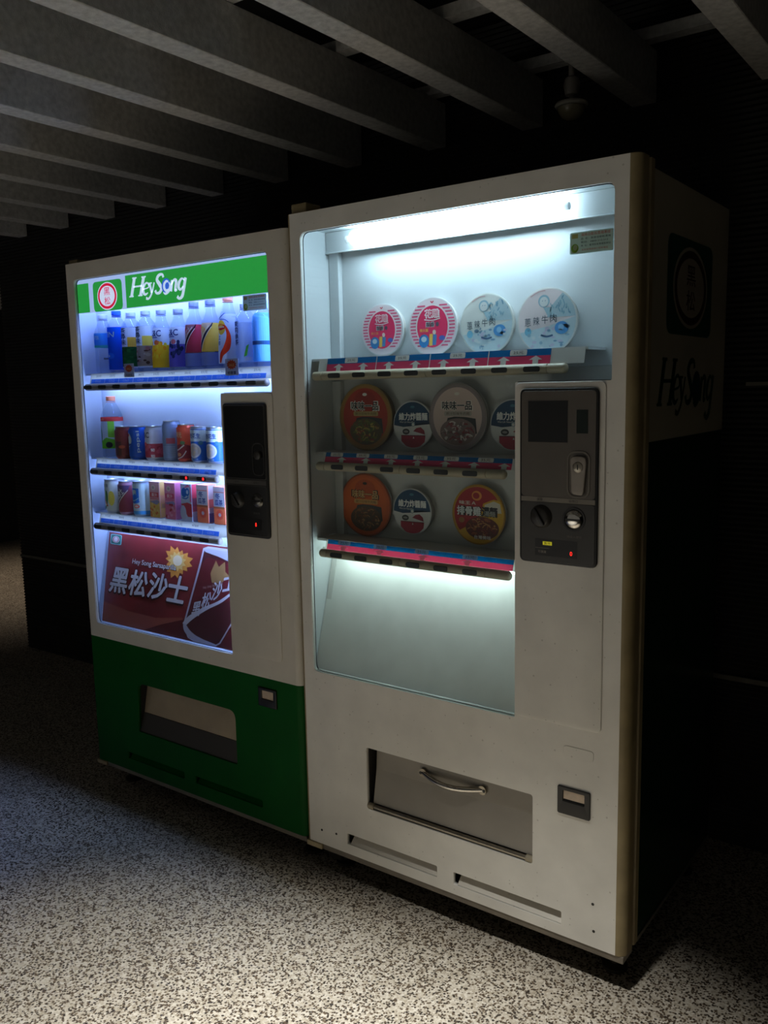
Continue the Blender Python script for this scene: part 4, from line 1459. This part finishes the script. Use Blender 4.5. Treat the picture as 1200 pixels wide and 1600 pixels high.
gs('knob_grip', bm, mat('knob_grip_grey', (46, 45, 43), 0.35), True)
gs('coin_slot', lathe([(0.0, -0.018), (0.012, -0.0175), (0.018, -0.015), (0.0215, -0.0097)], 26, 'Y', (-0.137, 0, 1.074)), mat('dull_slot_metal', (110, 108, 104), 0.25, 0.9), True)
gs('coin_slit', boxm(-0.153, -0.121, -0.0188, -0.0176, 1.0722, 1.0762), BLACKP)
for tx, cx_, cz_, tw, tc in (('退幣', -0.214, 1.1243, .016, (34, 33, 32)), ('投幣口', -0.137, 1.1243, .022, (34, 33, 32)), ('請投幣', -0.140, 1.038, .026, (92, 90, 88))):
    P = Print()
    P.text(tx, cx_, cz_, tw, .006, tc, 8)
    P.build('caption', gcp, front(-0.0097))
P = Print()
P.rect(-0.235, -0.125, 0.988, 1.022, (9, 9, 10), 0)
P.text('8', -0.146, 1.005, .0055, .011, (255, 40, 30), 2, 0.02)
P.build('readout', gcp, front(-0.0097), inkf=lcd)

# delivery chute in the kick panel
rec = bmesh.new()
box(rec, -0.755, -0.7495, 0.0128, 0.12, 0.246, 0.430)
box(rec, -0.2755, -0.270, 0.0128, 0.12, 0.246, 0.430)
box(rec, -0.7495, -0.2755, 0.0128, 0.12, 0.4248, 0.430)
box(rec, -0.7495, -0.2755, 0.0128, 0.12, 0.246, 0.2520)
pg('delivery_recess', rec, mat('recess_dark', (46, 44, 40), 0.6))
fb = pg('delivery_flap', prism_x([(0.052, 0.424), (0.030, 0.312), (0.033, 0.312), (0.055, 0.424)], -0.749, -0.276), FLAPB)
pg('flap_lip', prism_x([(0.028, 0.311), (0.006, 0.2525), (0.010, 0.2525), (0.032, 0.311)], -0.749, -0.276), mat('lip_dark_grey', (64, 62, 60), 0.5))
rc = pg('coin_return', plate([rrect(-0.172, -0.100, 0.466, 0.5225, 0.004), rrect(-0.158, -0.112, 0.489, 0.5145, 0.002)], -0.005, -0.0003, 0.0014), mat('return_black', (16, 15, 14), 0.4), True)
obj('return_cup', boxm(-0.163, -0.108, -0.0018, 0.006, 0.484, 0.5155), mat('return_inside', (206, 186, 164), 0.4, var=0.15, vscale=60), rc)
for (a, b) in ((-0.815, -0.525), (-0.476, -0.176)):
    pg('louvre', prism_x([(0.0127, 0.139), (0.0145, 0.139), (0.034, 0.170), (0.0325, 0.170), (0.003, 0.144)], a + 0.008, b - 0.001), GREEN)
    pg('louvre_back', boxm(a - 0.002, b + 0.002, 0.036, 0.038, 0.137, 0.172), BLACKP)

# ================================================================== DRINKS ON SHOW
YI = 0.0635


def adj(x, y=YI):
    return x + (x - 1.5793) / 1.79 * (y - 0.05)


Z1, Z2, Z3 = 1.402 + 0.0452, 1.122 + 0.0452, 0.936 + 0.0452


def bottle(label, x, z, h, r, cap, draw, capclear=False, lab=(0.10, 0.66), tint=None, shape=0, group=None):
    t = thing('drink_bottle', label, 'bottle', (adj(x), YI, z), group or 'bottles on show in the drinks machine')
    rn = 0.0125
    hs = h * 0.70
    if shape == 0:
        prof = [(0.0, 0.0), (r * .82, 0.0), (r, .006), (r, h * .10), (r * .97, h * .12), (r, h * .14), (r, hs * .95), (r * .93, hs * 1.03), (r * .62, h * .84), (rn * 1.1, h * .90), (rn, h * .915), (rn, h * .93)]
    elif shape == 1:       # waisted
        prof = [(0.0, 0.0), (r * .82, 0.0), (r, .006), (r, h * .20), (r * .96, h * .34), (r * .88, h * .46), (r * .90, h * .58), (r * .80, h * .70), (r * .52, h * .82), (rn * 1.1, h * .90), (rn, h * .915), (rn, h * .93)]
    else:                  # square shouldered
        prof = [(0.0, 0.0), (r * .85, 0.0), (r, .006), (r, h * .74), (r * .90, h * .80), (rn * 1.2, h * .89), (rn, h * .91), (rn, h * .93)]
    obj('bottle_body', lathe(prof, 28), tint or PETC, t, True)
    cm = PETC if capclear else mat('cap_%d_%d_%d' % cap, cap, 0.45)
    obj('cap', lathe([(rn * 1.18, h * .925), (rn * 1.22, h * .93), (rn * 1.22, h * .995), (rn * 1.1, h), (0, h)], 22), mat('cap_%d_%d_%d' % cap, cap, 0.45), t, True)
    obj('neck_ring', lathe([(rn * 1.3, h * .905), (rn * 1.3, h * .912)], 22), mat('cap_%d_%d_%d' % cap, cap, 0.45), t, True)

    def rad(zz):
        for (r0, z0), (r1, z1) in zip(prof, prof[1:]):
            if z0 <= zz <= z1 and z1 > z0:
                return r0 + (r1 - r0) * (zz - z0) / (z1 - z0)
        return r

    def f(px, pz, hh):
        q = rad(pz) + 0.0006 + hh
        return (q * math.sin(px / r), -q * math.cos(px / r), pz)
    P = Print(1.12)
    draw(P, r, h)
    P.build('label', t, f, cut=0.006, base=0.0002, step=0.00018, trans=0.5)
    return t


def full(P, r, z0, z1, col, layer=0):
    """sleeve all round, in bands so it follows the bottle"""
    n = 6
    for k in range(n):
        a = z0 + (z1 - z0) * k / n
        b = z0 + (z1 - z0) * (k + 1) / n
        P.rect(-PI * r * .995, PI * r * .995, a, b, col, layer)


def b_water(P, r, h):
    full(P, r, .46 * h, .68 * h, (60, 146, 222))
    full(P, r, .44 * h, .475 * h, (60, 176, 168), 1)
    P.text('WATER', -.2 * r, .60 * h, 1.2 * r, .06 * h, (190, 220, 246), 2, .02)


def b_fin(P, r, h):
    full(P, r, .05 * h, .735 * h, (16, 90, 206))
    P.text('FIN', -.1 * r, .615 * h, 1.35 * r, .085 * h, (180, 212, 246), 2, .01, .1)
    P.ell(0, .27 * h, .5 * r, .05 * h, (40, 120, 226), 1)
    P.ell(-.2 * r, .27 * h, .12 * r, .02 * h, (180, 212, 246), 2, 12)


def b_tea(low, patch, spots, seed):
    def g(P, r, h):
        rnd = random.Random(seed)
        full(P, r, .07 * h, .74 * h, (206, 214, 232))
        full(P, r, .09 * h, .42 * h, low, 1)
        P.rect(.45 * r, 1.7 * r, .42 * h, .58 * h, patch, 2)
        for i in range(24):
            P.ell(rnd.uniform(-1.2, 1.2) * r, rnd.uniform(.12, .39) * h, rnd.uniform(.06, .28) * r, rnd.uniform(.01, .035) * h, spots[i % len(spots)], 2 + i % 2, 10)
        P.vtext('茶尋味', -.15 * r, .735 * h, .85 * r, .088 * h, .010 * h, (62, 76, 98), 4, .03)
    return g


def b_cc(low, fruit, dots, seed):
    def g(P, r, h):
        rnd = random.Random(seed)
        full(P, r, .05 * h, .70 * h, (204, 212, 236))
        full(P, r, .05 * h, .42 * h, low, 1)
        for i in range(26):
            P.ell(rnd.uniform(-1.2, 1.2) * r, rnd.uniform(.20, .46) * h, .17 * r, .034 * h, dots[i % len(dots)], 2 + i % 3, 12)
        P.ell(.2 * r, .46 * h, .30 * r, .04 * h, fruit, 5, 14)
        P.text('C&C', -.05 * r, .61 * h, 1.6 * r, .10 * h, (34, 52, 120), 3, .03)
        P.rect(-.6 * r, .35 * r, .535 * h, .55 * h, (70, 80, 150), 3)
    return g


def b_swoosh(dark, body, top):
    def g(P, r, h):
        full(P, r, .25 * h, .66 * h, body)
        P.poly([(-1.5 * r, .40 * h), (-1.5 * r, .66 * h), (1.0 * r, .66 * h), (.6 * r, .58 * h), (-.1 * r, .46 * h), (-.5 * r, .33 * h), (-.7 * r, .25 * h), (-1.5 * r, .25 * h)], top, 1)
        P.stroke([(-.72 * r, .25 * h), (-.45 * r, .36 * h), (.1 * r, .48 * h), (.75 * r, .60 * h), (1.0 * r, .66 * h)], [.55 * r, .45 * r, .30 * r, .16 * r, .08 * r], dark, 3)
        P.stroke([(-1.0 * r, .25 * h), (-.72 * r, .37 * h), (-.1 * r, .50 * h), (.6 * r, .62 * h)], .09 * r, (226, 226, 236), 4)
        P.stroke([(-.40 * r, .25 * h), (-.12 * r, .38 * h), (.3 * r, .49 * h), (.85 * r, .60 * h)], .07 * r, (226, 226, 236), 4)
        P.text('黑松沙士', -.25 * r, .545 * h, 1.3 * r, .075 * h, (200, 196, 208), 3, .03, .2, .55)
        full(P, r, .045 * h, .235 * h, (120, 138, 196), 1)
    return g


def b_lemon(P, r, h):
    full(P, r, .06 * h, .74 * h, (202, 212, 238))
    P.ell(-.1 * r, .555 * h, .58 * r, .10 * h, (240, 190, 70), 1)
    P.poly([(-.62 * r, .535 * h), (-.1 * r, .515 * h), (.42 * r, .535 * h), (.42 * r, .585 * h), (-.1 * r, .605 * h), (-.62 * r, .585 * h)], (200, 26, 40), 2)
    P.text('Lipton', -.1 * r, .56 * h, .86 * r, .042 * h, (245, 240, 232), 3, .03)
    P.stroke([(.45 * r, .58 * h), (.75 * r, .44 * h), (.55 * r, .28 * h), (.0, .18 * h), (-.2 * r, .07 * h)], [.08 * r, .42 * r, .62 * r, .42 * r, .20 * r], (226, 64, 34), 2)
    P.stroke([(-.5 * r, .67 * h), (.0, .72 * h), (.35 * r, .75 * h)], .10 * r, (34, 70, 150), 2)
    P.stroke([(-.3 * r, .665 * h), (.4 * r, .66 * h), (.8 * r, .62 * h)], .07 * r, (70, 110, 190), 2)
    P.ell(-.7 * r, .70 * h, .20 * r, .03 * h, (60, 150, 90), 2, 12)
    P.vtext('立頓', -.35 * r, .45 * h, .42 * r, .06 * h, .02 * h, (60, 74, 120), 2, .01)


def b_green(P, r, h):
    full(P, r, .08 * h, .70 * h, (176, 196, 230))
    P.vtext('茉莉綠茶', -.35 * r, .72 * h, .7 * r, .085 * h, .010 * h, (60, 74, 110), 2, .03)
    P.poly([(.5 * r, .16 * h), (.78 * r, .18 * h), (1.0 * r, .36 * h), (.75 * r, .33 * h)], (96, 190, 60), 2)
    P.rect(.55 * r, 1.2 * r, .10 * h, .16 * h, (206, 204, 214), 2)


def b_cyan(P, r, h):
    full(P, r, .08 * h, .84 * h, (118, 186, 232))
    P.rect(-.5 * r, .5 * r, .08 * h, .84 * h, (84, 174, 236), 1)
    full(P, r, .34 * h, .40 * h, (44, 80, 120), 2)


bottle('clear water bottle with light blue label and teal band', -0.868, Z1, 0.190, 0.030, (206, 218, 244), b_water)
bottle('solid blue bottle with blue cap and white lettering', -0.796, Z1, 0.197, 0.031, (30, 92, 210), b_fin, shape=2)
bottle('white tea bottle with green lower label behind an orange burst card', -0.724, Z1, 0.188, 0.031, (196, 208, 238), b_tea((30, 104, 62), (236, 180, 70), [(20, 84, 50), (40, 124, 74)], 3), shape=2)
bottle('white tea bottle with brown speckled lower label', -0.652, Z1, 0.189, 0.031, (196, 208, 238), b_tea((150, 138, 132), (236, 200, 90), [(92, 66, 62), (176, 166, 160), (70, 56, 54), (160, 110, 110)], 4), shape=2)
bottle('juice bottle with yellow fruit label and pale cap', -0.577, Z1, 0.186, 0.032, (186, 198, 230), b_cc((244, 182, 40), (206, 110, 60), [(248, 200, 60), (226, 150, 30), (240, 190, 50)], 5), shape=1)
bottle('juice bottle with purple grape label and pale cap', -0.499, Z1, 0.184, 0.032, (186, 198, 230), b_cc((104, 96, 190), (200, 110, 120), [(44, 56, 110), (34, 44, 92), (60, 70, 130)], 6), shape=1)
bottle('soda bottle with dark swoosh on reddish brown label', -0.428, Z1, 0.199, 0.031, (150, 162, 206), b_swoosh((40, 26, 40), (176, 58, 78), (156, 112, 128)), shape=1)
bottle('soda bottle with dark swoosh on yellow label', -0.357, Z1, 0.200, 0.031, (150, 162, 206), b_swoosh((36, 40, 76), (240, 184, 84), (206, 190, 180)), shape=1)
bottle('lemon tea bottle with orange cap and red swoosh', -0.283, Z1, 0.207, 0.032, (244, 158, 122), b_lemon, shape=1)
bottle('pale green tea bottle with vertical dark writing', -0.214, Z1, 0.178, 0.030, (196, 210, 240), b_green, shape=2)
bottle('pale cyan bottle with a dark band by the window edge', -0.148, Z1, 0.176, 0.029, (160, 200, 240), b_cyan, shape=2)


def b_leaf(P, r, h):
    full(P, r, .16 * h, .62 * h, (196, 210, 236))
    full(P, r, .60 * h, .665 * h, (206, 66, 66), 1)
    P.text('新上市', -.3 * r, .632 * h, .9 * r, .035 * h, (250, 200, 120), 2, .02)
    P.ell(-.75 * r, .38 * h, .50 * r, .20 * h, (28, 110, 54), 2)
    P.poly([(-.5 * r, .16 * h), (1.2 * r, .16 * h), (1.2 * r, .30 * h), (.3 * r, .34 * h), (-.3 * r, .28 * h)], (110, 190, 60), 1)
    P.rect(.5 * r, 1.1 * r, .34 * h, .60 * h, (140, 204, 80), 1)
    P.ell(.55 * r, .22 * h, .34 * r, .05 * h, (70, 74, 84), 3, 16)
    P.vtext('御茶園', -.8 * r, .52 * h, .34 * r, .06 * h, .01 * h, (220, 236, 226), 3, .02)


bottle('green tea bottle with orange cap beside the brown can', -0.853, Z2, 0.204, 0.035, (244, 146, 118), b_leaf)


def drink_can(label, x, z, h, r, draw, base=(200, 204, 214), neck=True):
    t = thing('drink_can', label, 'can', (adj(x), YI, z), 'cans on show in the drinks machine')
    rn = r * .88 if neck else r * .97
    prof = [(0, 0.002), (r * .80, 0.0), (r * .92, 0.003), (r, 0.010), (r, h - 0.012), (rn, h - 0.003), (rn, h)]
    obj('can_body', lathe(prof[:], 28, cap=False), mat('can_body_%d_%d_%d' % base, base, 0.3, 0.2), t, True)
    obj('lid', lathe([(rn, h - 0.001), (rn * 1.03, h), (rn * 1.03, h + 0.0018), (rn * .95, h + 0.0018), (rn * .92, h - 0.002), (0, h - 0.002)], 28, cap=False), SILVER, t, True)
    tab = obj('pull_tab', plate([rrect(-0.007, 0.007, -0.012, 0.010, 0.005)], -0.0005, 0.0005), SILVER, t)
    tab.rotation_euler = (PI / 2, 0, 0)
    tab.location = (0, 0, h - 0.0008)
    P = Print(1.15)
    draw(P, r, h)
    P.build('can_print', t, wrap(r + 0.0005), cut=0.006, base=0.0, step=0.00015)
    return t


def sleeve(P, r, z0, z1, col, layer=0):
    P.rect(-PI * r * .99, PI * r * .99, z0, z1, col, layer)


def c_brown(P, r, h):
    sleeve(P, r, .012, h - .012, (112, 42, 44))
    P.rect(-.2 * r, .5 * r, .012, .55 * h, (74, 34, 34), 1)
    P.ell(.55 * r, .38 * h, .35 * r, .05 * h, (170, 76, 50), 2)
    P.text('HEYSONG', -.75 * r, .48 * h, .72 * h, .42 * r, (206, 166, 140), 2, .02, 0, PI / 2)


def c_pepsi(P, r, h):
    sleeve(P, r, .010, h - .010, (16, 84, 190))
    P.ell(-.55 * r, .60 * h, .62 * r, .22 * h, (196, 210, 240), 1)
    P.poly([(-1.15 * r, .60 * h), (-.8 * r, .56 * h), (-.3 * r, .48 * h), (.02 * r, .50 * h), (-.15 * r, .43 * h), (-.55 * r, .40 * h), (-.95 * r, .45 * h)], (24, 60, 150), 2)
    P.poly([(-1.1 * r, .68 * h), (-.85 * r, .77 * h), (-.5 * r, .80 * h), (-.2 * r, .76 * h), (-.45 * r, .70 * h), (-.8 * r, .66 * h)], (190, 60, 80), 2)
    P.text('pepsi', .8 * r, .55 * h, .66 * h, .4 * r, (206, 218, 244), 2, .02, 0, PI / 2)


def c_ccred(P, r, h):
    sleeve(P, r, .010, h - .010, (196, 200, 220))
    rnd = random.Random(8)
    sleeve(P, r, .010, .50 * h, (170, 60, 84), 1)
    for i in range(24):
        P.ell(rnd.uniform(-1.4, 1.4) * r, rnd.uniform(.16, .52) * h, .2 * r, .06 * h, [(196, 84, 104), (150, 40, 66), (184, 100, 124)][i % 3], 2 + i % 2, 12)
    P.text('C&C', -.4 * r, .76 * h, 1.3 * r, .16 * h, (44, 50, 90), 3, .03)
    P.vtext('葡萄', .55 * r, .36 * h, .4 * r, .09 * h, .01, (226, 216, 226), 5, .02)


def c_silver(P, r, h):
    sleeve(P, r, .010, h - .010, (124, 146, 190))
    P.vtext('咖啡', -.7 * r, .80 * h, .5 * r, .10 * h, .01, (70, 84, 130), 2, .02)
    P.rect(.2 * r, 1.2 * r, .44 * h, .58 * h, (170, 84, 104), 2)
    for k in range(6):
        P.rect(-.9 * r, 1.2 * r, (.10 + .05 * k) * h, (.115 + .05 * k) * h, (160, 178, 216), 1)


def c_orange(P, r, h):
    sleeve(P, r, .008, h - .008, (226, 86, 62))
    P.poly([(-1.5 * r, .01), (1.5 * r, .01), (1.5 * r, .42 * h), (.4 * r, .50 * h), (-.6 * r, .44 * h), (-1.5 * r, .48 * h)], (140, 44, 60), 1)
    P.text('小時光', -.25 * r, .74 * h, 1.2 * r, .16 * h, (240, 190, 150), 2, .02)
    P.stroke([(-.9 * r, .30 * h), (-.1 * r, .34 * h), (.6 * r, .46 * h)], .14 * r, (226, 206, 210), 2)
    P.stroke([(-.6 * r, .07 * h), (.3 * r, .14 * h), (.8 * r, .30 * h)], .12 * r, (226, 206, 210), 2)
    P.ell(-.1 * r, .20 * h, .32 * r, .05 * h, (214, 150, 110), 3, 14)
    P.ell(.4 * r, .52 * h, .3 * r, .05 * h, (90, 130, 90), 3, 14)


def c_peanut(P, r, h):
    sleeve(P, r, .006, h - .006, (20, 92, 186))
    sleeve(P, r, .60 * h, h - .008, (190, 206, 238), 1)
    P.text('牛奶花生', -.1 * r, .76 * h, 1.75 * r, .14 * h, (30, 74, 150), 2, .04)
    P.ell(0, .34 * h, .80 * r, .21 * h, (206, 206, 216), 2)
    P.ell(0, .34 * h, .66 * r, .16 * h, (186, 180, 186), 3)
    for i, (a, b) in enumerate(((-.3, .36), (.1, .30), (.3, .40), (-.1, .42), (0, .24))):
        P.ell(a * r, b * h, .17 * r, .04 * h, (206, 190, 176), 4, 12)
    P.ell(.8 * r, .56 * h, .24 * r, .06 * h, (50, 104, 130), 3, 12)
    P.text('愛之味', 0, .10 * h, 1.0 * r, .06 * h, (180, 204, 240), 2, .02)


drink_can('brown can with vertical gold lettering beside the green tea bottle', -0.789, Z2, 0.104, 0.0325, c_brown, (112, 42, 44))
drink_can('bright blue cola can with a round white emblem', -0.716, Z2, 0.105, 0.0335, c_pepsi, (16, 84, 190))
drink_can('white can with dark red fruit lower half', -0.634, Z2, 0.106, 0.0345, c_ccred)
drink_can('tall slim grey blue can standing above its neighbours', -0.557, Z2, 0.124, 0.0285, c_silver, (150, 168, 206))
drink_can('orange red can with maroon base', -0.490, Z2, 0.113, 0.0285, c_orange, (226, 86, 62))
drink_can('blue and white peanut milk can beside the orange red can', -0.424, Z2, 0.107, 0.0310, c_peanut, (190, 206, 238), False)
drink_can('blue and white peanut milk can half hidden by the coin panel', -0.355, Z2, 0.106, 0.0310, c_peanut, (190, 206, 238), False)


def c_fruit(P, r, h):
    sleeve(P, r, .010, h - .006, (196, 208, 234))
    P.ell(-.45 * r, .42 * h, .55 * r, .30 * h, (38, 96, 76), 1)
    P.ell(-.35 * r, .46 * h, .42 * r, .24 * h, (206, 214, 220), 2)
    P.ell(-.05 * r, .48 * h, .20 * r, .22 * h, (50, 120, 56), 3)
    P.ell(.55 * r, .46 * h, .34 * r, .22 * h, (226, 206, 90), 2)
    P.stroke([(-.5 * r, .50 * h), (-.2 * r, .34 * h), (.1 * r, .22 * h)], .16 * r, (196, 80, 72), 4)
    P.text('芒果青', -.3 * r, .84 * h, 1.1 * r, .10 * h, (84, 110, 130), 2, .01)


def c_sarsa(P, r, h):
    sleeve(P, r, .010, h - .010, (140, 60, 84))
    P.poly([(-1.5 * r, .01), (-.85 * r, .01), (-.6 * r, .22 * h), (0, .45 * h), (.9 * r, .75 * h), (1.1 * r, .9 * h), (-1.5 * r, .9 * h)], (84, 66, 112), 1)
    P.stroke([(-.9 * r, .03), (-.6 * r, .24 * h), (0, .46 * h), (.9 * r, .76 * h)], .10 * r, (226, 214, 230), 2)
    P.text('黑松沙士', -.25 * r, .60 * h, 1.5 * r, .22 * h, (206, 206, 226), 3, .03, 0, .75)


def c_sport(P, r, h):
    sleeve(P, r, .008, h - .006, (176, 202, 240))
    P.rect(-.95 * r, .45 * r, .44 * h, .82 * h, (16, 104, 206), 1)
    P.ell(-.3 * r, .44 * h, .80 * r, .06 * h, (16, 104, 206), 1)
    P.text('舒跑', -.3 * r, .70 * h, .9 * r, .15 * h, (206, 226, 250), 2, .03)
    P.stroke([(-.9 * r, .50 * h), (-.2 * r, .46 * h), (.4 * r, .54 * h)], .08 * r, (150, 200, 246), 2)
    P.ell(.12 * r, .30 * h, .36 * r, .055 * h, (220, 90, 96), 2)
    P.ell(.12 * r, .30 * h, .24 * r, .03 * h, (240, 200, 206), 3)
    sleeve(P, r, .008, .17 * h, (60, 148, 230), 1)


drink_can('white can with green leaf and yellow fruit picture at the end of its row', -0.862, Z3, 0.112, 0.0325, c_fruit, (196, 208, 234), False)
drink_can('purple brown soda can with a slanting white stripe', -0.790, Z3, 0.109, 0.0330, c_sarsa, (176, 130, 160))
drink_can('pale blue sports drink can with a deep blue square', -0.711, Z3, 0.113, 0.0345, c_sport, (176, 202, 240), False)


def carton(label, x, w, d, h, base, sidec, draw, draws=None):
    t = thing('drink_carton', label, 'carton', (adj(x), YI, Z3), 'drink cartons on show in the drinks machine')
    obj('carton_body', boxm(-w / 2, w / 2, -d / 2, d / 2, 0, h, 0.0015, 1), mat('carton_%d_%d_%d' % base, base, 0.35), t)
    P = Print()
    draw(P, w, h)
    P.build('front_print', t, lambda px, pz, hh: (px, -d / 2 - hh, pz))
    P = Print()
    P.rect(-d / 2 + .002, d / 2 - .002, .002, h - .002, sidec, 0)
    if draws:
        draws(P, d, h)
    P.build('side_print', t, lambda px, pz, hh: (w / 2 + hh, px, pz))
    obj('straw_hole', lathe([(0.003, h + .0001), (0.003, h + .0006)], 10, 'Z', (w * .25, 0, 0)), SILVER, t)
    return t


def juice(main, top, fruit, seed):
    def g(P, w, h):
        rnd = random.Random(seed)
        P.rect(-w / 2 + .001, w / 2 - .001, .002, .46 * h, fruit[0], 0)
        P.rect(-w / 2 + .001, w / 2 - .001, .46 * h, h - .002, top, 0)
        P.ell(-.08 * w, .83 * h, .20 * w, .075 * h, (238, 222, 214), 1, 20)
        P.ell(-.08 * w, .83 * h, .12 * w, .04 * h, (190, 170, 170), 2, 16)
        P.rect(-w / 2 + .004, w / 2 - .004, .56 * h, .70 * h, main, 1)
        P.text('果汁', 0, .63 * h, .55 * w, .10 * h, (250, 220, 224), 2, .03)
        P.rect(-w / 2 + .004, w / 2 - .004, .515 * h, .535 * h, main, 1)
        for i in range(22):
            P.ell(rnd.uniform(-.42, .42) * w, rnd.uniform(.06, .40) * h, .09 * w, .035 * h, fruit[i % len(fruit)], 1 + i % 3, 12)
        P.poly([(-.5 * w + .001, .44 * h), (.3 * w, .50 * h), (.49 * w, .44 * h), (.2 * w, .36 * h), (-.2 * w, .40 * h)], (150, 150, 196), 1)
    return g


def j_side(cols):
    def g(P, d, h):
        P.rect(-d / 2 + .002, d / 2 - .002, .02 * h, .26 * h, cols[0], 1)
        P.rect(-d / 2 + .002, d / 2 - .002, .40 * h, .62 * h, cols[1], 1)
        for k in range(4):
            P.rect(-d / 2 + .006, d / 2 - .006, (.28 + .03 * k) * h, (.29 + .03 * k) * h, (130, 110, 150), 2)
    return g


def f_qq(P, w, h):
    P.rect(-w / 2 + .001, w / 2 - .001, .002, h - .002, (196, 206, 238), 0)
    P.poly([(-.2 * w, .88 * h), (.2 * w, .98 * h), (.49 * w, .90 * h), (.49 * w, .5 * h), (.3 * w, .55 * h)], (232, 110, 160), 1)
    P.poly([(-.45 * w, .48 * h), (.35 * w, .54 * h), (.40 * w, .92 * h), (-.42 * w, .86 * h)], (196, 214, 244), 2)
    P.ell(-.16 * w, .76 * h, .24 * w, .13 * h, (24, 110, 206), 3, 20)
    P.ell(.16 * w, .78 * h, .19 * w, .11 * h, (24, 110, 206), 4, 20)
    P.ell(.16 * w, .78 * h, .10 * w, .055 * h, (206, 226, 250), 5, 16)
    P.stroke([(-.34 * w, .62 * h), (0, .60 * h), (.25 * w, .66 * h)], .07 * w, (24, 110, 206), 3)
    P.poly([(-.49 * w, .45 * h), (.1 * w, .50 * h), (.49 * w, .46 * h), (.49 * w, .12 * h), (.1 * w, .12 * h)], (186, 60, 72), 1)
    P.ell(-.30 * w, .22 * h, .28 * w, .20 * h, (190, 196, 224), 3, 20)


def f_honey(P, w, h):
    P.rect(-w / 2 + .001, w / 2 - .001, .002, .44 * h, (238, 120, 80), 0)
    P.rect(-w / 2 + .001, w / 2 - .001, .44 * h, h - .002, (216, 206, 226), 0)
    P.rect(-w / 2 + .003, w / 2 - .006, .48 * h, .84 * h, (206, 214, 238), 1)
    P.rect(-w / 2 + .003, w / 2 - .003, .84 * h, .86 * h, (220, 130, 130), 2)
    P.text('冬', -.10 * w, .75 * h, .42 * w, .14 * h, (44, 70, 150), 3, .03)
    P.text('瓜茶', -.02 * w, .58 * h, .66 * w, .15 * h, (44, 70, 150), 3, .03)
    P.rect(-w / 2 + .001, w / 2 - .001, .42 * h, .47 * h, (170, 96, 60), 2)
    P.ell(.02 * w, .26 * h, .30 * w, .13 * h, (226, 84, 64), 1, 18)
    P.ell(.02 * w, .26 * h, .12 * w, .05 * h, (216, 210, 236), 2, 16)


carton('pink and yellow fruit juice carton beside the pale blue can', -0.634, 0.050, 0.038, 0.118, (236, 196, 190), (226, 196, 120), juice((226, 90, 104), (232, 180, 196), [(240, 200, 110), (230, 130, 70), (244, 214, 140)], 1), j_side([(244, 210, 130), (226, 180, 140)]))
carton('all pink berry juice carton between two other cartons', -0.560, 0.050, 0.038, 0.118, (236, 150, 180), (226, 120, 164), juice((226, 80, 130), (236, 150, 190), [(226, 120, 160), (196, 50, 70), (236, 160, 190)], 2), j_side([(232, 130, 170), (206, 120, 160)]))
carton('white and red milk tea carton with round blue lettering', -0.4835, 0.050, 0.038, 0.118, (196, 206, 238), (216, 80, 110), f_qq, j_side([(206, 196, 226), (150, 80, 110)]))
carton('orange tea carton with blue writing beside the white and red carton', -0.411, 0.051, 0.038, 0.118, (236, 140, 110), (206, 206, 226), f_honey, j_side([(120, 90, 140), (206, 110, 110)]))
carton('orange tea carton with blue writing half hidden by the coin panel', -0.337, 0.051, 0.038, 0.116, (236, 140, 110), (206, 206, 226), f_honey, j_side([(120, 90, 140), (206, 110, 110)]))
